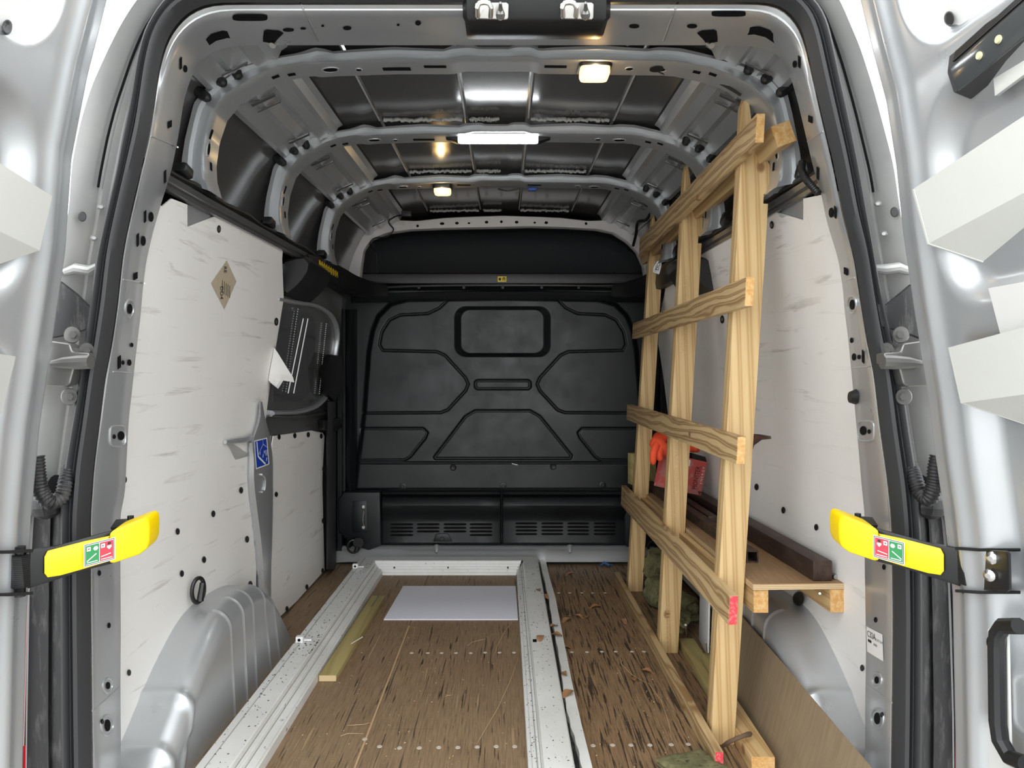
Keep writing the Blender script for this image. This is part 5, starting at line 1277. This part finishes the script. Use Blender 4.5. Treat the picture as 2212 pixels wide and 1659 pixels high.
rows = [[p + Vector((.006*random.uniform(-1,1), .01*random.uniform(-1,1), z + .008*random.uniform(-1,1))) for p in pts] for z in (.008, .03, .05, .06)]
g.loft(rows, cu=True, caps=True).build('film_scrap', PAPER, label='crumpled white film scrap in the left front corner', cat='scrap', smooth=0)

# cargo under the shelf, right of the rack
G().hexa([(.637, 1.34, 0), (.640, 1.34, 0), (.640, 2.12, 0), (.637, 2.12, 0), (.691, 1.34, .178), (.694, 1.34, .178), (.694, 2.12, .219), (.691, 2.12, .219)]).build('hardboard_sheet', HARDB, label='brown hardboard sheet leaning against the right wheel arch', cat='sheet')
b1 = G().hexa([(.568, 1.645, 0), (.623, 1.645, 0), (.632, 2.0, 0), (.582, 2.0, 0), (.568, 1.645, .040), (.623, 1.645, .040), (.632, 2.0, .040), (.582, 2.0, .040)]).build('timber_length', PINE_Y, label='pine timber beside the near upright and hardboard sheet', cat='timber', bevel=.002)
G().box(.569, .622, 1.6438, 1.647, .001, .039).build('end_grain', ENDGRAIN, b1, smooth=0)
b2 = G().hexa([(.577, 2.01, 0), (.634, 2.01, 0), (.640, 2.42, 0), (.588, 2.42, 0), (.577, 2.01, .028), (.634, 2.01, .028), (.640, 2.42, .028), (.588, 2.42, .028)]).build('green_batten', TREATED, label='wide green batten with nails behind the near upright', cat='timber', bevel=.002)
b3 = G().hexa([(.603, 2.01, .0285), (.633, 2.01, .0285), (.636, 2.22, .0285), (.612, 2.22, .0285), (.603, 2.01, .056), (.633, 2.01, .056), (.636, 2.22, .056), (.612, 2.22, .056)]).build('green_batten', TREATED, label='short green batten stacked on the wide green batten', cat='timber', bevel=.002)
nail(F(1483,1374,.028), P(1481,1350,2.36), 'nail standing in the wide green batten')
nail(F(1528,1414,.056), P(1525,1387,2.15), 'nail standing in the short stacked batten')
G().hexa([(.664, 2.34, .0), (.670, 2.34, .0), (.680, 2.48, .0), (.674, 2.48, .0), (.668, 2.34, .19), (.674, 2.34, .19), (.684, 2.48, .19), (.678, 2.48, .19)]).build('white_panel', WHITESTRIP, label='white plastic panel standing on edge under the shelf', cat='panel', bevel=.001)
def chunk(c, s, rot, label, seed):
    bm = bmesh.new(); bmesh.ops.create_cube(bm, size=2.0); bmesh.ops.subdivide_edges(bm, edges=bm.edges[:], cuts=5, use_grid_fill=True)
    r_ = random.Random(seed); ph = [r_.uniform(0, 6) for _ in range(9)]
    M = Matrix.Rotation(rot[2], 3, 'Z') @ Matrix.Rotation(rot[1], 3, 'Y') @ Matrix.Rotation(rot[0], 3, 'X')
    g = G(); bm.verts.index_update(); vs = []
    for v in bm.verts:
        p = v.co.copy(); n_ = p.normalized()*1.35; p = p.lerp(n_, .30)
        k = 1 + .10*math.sin(3*p.x + ph[0])*math.sin(4*p.y + ph[1]) + .08*math.sin(7*p.z + ph[2]) + r_.uniform(-.05, .05)
        vs.append(Vector(c) + M @ Vector((p.x*s[0]*k, p.y*s[1]*k, p.z*s[2]*k)))
    zmin = min(v.z for v in vs)
    g.add(vs, [[v.index for v in f.verts] for f in bm.faces]); bm.free()
    return g.build('rockwool_chunk', MOSS, label=label, cat='insulation chunk', smooth=40)
chunk((.608, 2.84, .055), (.034, .06, .05), (.1, .2, .3), 'green brown chunk on the floor between the two far uprights', 1)
chunk((.640, 2.66, .066), (.030, .07, .045), (.2, -.3, .6), 'green brown chunk leaning behind the middle upright', 2)
chunk((.640, 3.00, .115), (.038, .06, .045), (.5, .1, .2), 'green brown chunk on top of the pile by far upright', 3)
chunk((.618, 2.50, .062), (.022, .040, .026), (.1, .5, -.3), 'small green brown chunk with a dark mark near the white panel', 4)
chunk((.437, 1.645, .012), (.058, .055, .014), (.0, .0, .4), 'flat green mossy chunk on the floor near the rack foot', 5)
q = resample([tuple(F(*p)) for p in ((1562,1611,.02),(1585,1598,.05),(1605,1590,.06),(1621,1585,.055))], 14, True)
G().tube([Vector(a) for a in q], [.0042, .005, .0055, .0055, .005, .005, .0048, .005, .005, .0052, .0055, .006, .0065, .0055], 8).build('twig', TWIG, label='short brown twig beside the foot of the near upright', cat='twig')

# tie-down loops
def loop(c, rx, rz, yaw, label):
    pts = [Vector(c) + Vector((rx*math.cos(a)*math.cos(yaw), rx*math.cos(a)*math.sin(yaw), rz*math.sin(a))) for a in [2*math.pi*i/24 for i in range(24)]]
    t = thing('tie_down_ring', label, 'tie-down ring', Vector(c) - Vector((0, 0, rz)))
    G().tube(pts, .0055, 8, closed=True).build('ring', BLACK, t)
    b_ = Vector(c) + Vector((0, 0, -rz*.6)); G().tube([Vector(c) + Vector((rx*.75*math.cos(yaw), rx*.75*math.sin(yaw), rz*.5)), Vector(c) + Vector((rx*.3*math.cos(yaw), rx*.3*math.sin(yaw), -rz*.95))], [.008, .010], 8).build('ring_sleeve', BLACK, t)
loop(W(428,1275,-1,.03), .022, .033, 1.2, 'black tie-down ring above the left wheel arch')
loop(P(764,1180,3.40), .028, .030, .2, 'black tie-down ring in the left front corner by bulkhead')
loop(P(1414,1182,3.35), .030, .028, -.2, 'black tie-down ring behind the far upright')
G().disc(lambda u, v, h: P(u, v, 3.42 - h), 774, 1172, 14, 12, 0, .03, 16).build('ring_mount', BLACK, label='round black mount behind the left front tie-down ring', cat='mount')
G().disc(lambda u, v, h: W(u, v, 1, .01 + h), 1725, 1294, 14, 18, -.02, .014, 14).build('ring_mount', BLACK, label='round black mount under the shelf at the right wall', cat='mount')

# ---- dead leaves, straw, crumbs
lf = None; LEAVES = {}
def leafmesh():
    g = G(); rows = []
    for i in range(7):
        t = i/6; w_ = .5*math.sin(math.pi*t)**.8 * .9 + .02
        rows.append([Vector((w_*s*.7 - .05*math.sin(6*t), t - .5, .22*abs(s)**1.5*math.sin(3*t + .6) + .16*math.sin(4*t) + .12 + .06*math.sin(9*t + 3*s))) for s in (-1, -.5, 0, .5, 1)])
    g.loft(rows)
    g.loft([[p + Vector((0, 0, -.02)) for p in r] for r in rows])
    return g
LV = [(1163,1276,.062,'on the frame\'s right bar nearest the far corner'),(1224,1342,0,''),(1251,1334,0,''),(1268,1334,0,''),(1285,1313,0,''),(1347,1344,0,''),(1197,1354,.036,''),(1200,1374,.036,''),(1167,1381,.062,''),(1222,1401,.0,''),(1217,1457,.036,''),(1227,1501,.036,''),(1400,1453,0,''),(1369,1469,0,''),(1231,1242,0,''),(1178,1290,.036,'')]
for i, (u, v, z, _) in enumerate(LV):
    c = F(u, v, z); s = .030 + .012*((i*37) % 10)/10
    onf = z > .05
    lab = 'curled dead brown leaf on the right bar of the frame' if onf else ('curled dead brown leaf caught on the trim strip' if z > .01 else 'curled dead brown leaf on the floor right of the frame')
    grp = 'leaves on the frame bar' if onf else ('leaves caught on the trim strip' if z > .01 else 'leaves on the floor')
    if lf is None:
        g = leafmesh(); o = g.build('dead_leaf', LEAF, origin=(0, 0, 0), smooth=60); lf = o
    else: o = lf.copy(); COL.objects.link(o)
    o.location = c + Vector((0, 0, .001)); o.scale = (s, s*1.2, s*.55); o.rotation_euler = (0, 0, i*1.9 + .4)
    props(o, lab, 'leaf', grp); LEAVES.setdefault(grp, []).append((-v, o))
ORD = ['first', 'second', 'third', 'fourth', 'fifth', 'sixth', 'seventh', 'eighth', 'ninth', 'tenth', 'eleventh', 'twelfth']
for grp, ls in LEAVES.items():
    where = {'leaves on the frame bar': 'on the right bar of the white frame', 'leaves caught on the trim strip': 'caught on the white trim strip', 'leaves on the floor': 'on the floor right of the frame'}[grp]
    for k_, (_, o) in enumerate(sorted(ls, key=lambda t_: -t_[0])): o['label'] = '%s dead brown leaf from the bulkhead %s' % (ORD[k_], where)
ST = [((845,1245),(875,1226)),((905,1240),(925,1236)),((962,1505),(975,1501)),((1030,1607),(1120,1420)),((1340,1415),(1395,1475)),((1400,1475),(1452,1606)),((750,1567),(800,1561)),((735,1590),(785,1585)),((1110,1340),(1065,1420)),((822,1299),(828,1305)),((812,1325),(820,1316)),((1010,1395),(1050,1380))]
for i, ((u0, v0), (u1, v1)) in enumerate(sorted(ST, key=lambda q_: q_[0][1])):
    a, b = F(u0, v0, .003), F(u1, v1, .003); side_ = (b - a).cross(Vector((0, 0, 1)))*.12*math.sin(i*2.3)
    G().tube([a, a.lerp(b, .35) + side_ + Vector((0, 0, .002)), a.lerp(b, .7) + side_*.8, b], [.0005, .0007, .0006, .0003], 5).build('straw_stem', STRAW, label='%s thin pale straw stem from the bulkhead on the plywood floor' % ORD[i], cat='straw', group='straw on the floor')
for i, (u, v, m) in enumerate(((1250,1207,BLUEBIT),(1296,1216,CRUMB),(1310,1222,BLUEBIT),(1322,1212,CRUMB))):
    c = F(u, v, .006); G().tube([c + Vector((-.03, 0, 0)), c + Vector((-.01, .012, .01)), c + Vector((.012, -.006, .004)), c + Vector((.03, .008, .0))], [.004, .008, .007, .003], 6).build('debris_scrap', m, label=['dark blue scrap on the floor near the bulkhead sill','black scrap between blue scraps near the bulkhead','blue scrap nearest the far upright foot','dark scrap just beyond the blue ones'][i], cat='scrap')
g = G(); R_ = random.Random(3)
def crumb(p, s):
    a = R_.uniform(0, 6); d1 = Vector((math.cos(a), math.sin(a), 0))*s; d2 = Vector((-math.sin(a), math.cos(a), 0))*s*.4
    g.add([p + d1, p + d2, p - d1, p - d2, p + Vector((0, 0, s*.6))], [(0, 1, 4), (1, 2, 4), (2, 3, 4), (3, 0, 4)], 0)
for _ in range(170): crumb(Vector((R_.uniform(XLf + .006, XLf + .08), 1.5 + 1.8*R_.random(), .0622)), R_.uniform(.0012, .004))
for _ in range(140): crumb(Vector((R_.uniform(XRf - .07, XRf - .006), 1.5 + 1.8*R_.random(), .0622)), R_.uniform(.001, .0035))
for _ in range(60): c = F(R_.gauss(690, 40), R_.gauss(1390, 14), .0622); crumb(Vector((min(max(c.x, XLf + .006), XLf + .08), c.y, .0622)), R_.uniform(.001, .005))
for _ in range(200): crumb(Vector((R_.uniform(XRf - .1, XRf - .076), 1.5 + 1.8*R_.random(), .047)), R_.uniform(.001, .0035))
g.build('dirt_crumbs', CRUMB, label='dark dirt crumbs scattered over the white frame', cat='dirt', kind='stuff', smooth=0)
g = G()
for _ in range(420): crumb(Vector((R_.uniform(-.55, .48), 1.5 + 1.9*R_.random()**1.3, .0004)), R_.uniform(.0008, .0035))
g.build('sawdust', STRAW, label='pale wood chips and dust scattered on the plywood floor', cat='sawdust', kind='stuff', smooth=0)
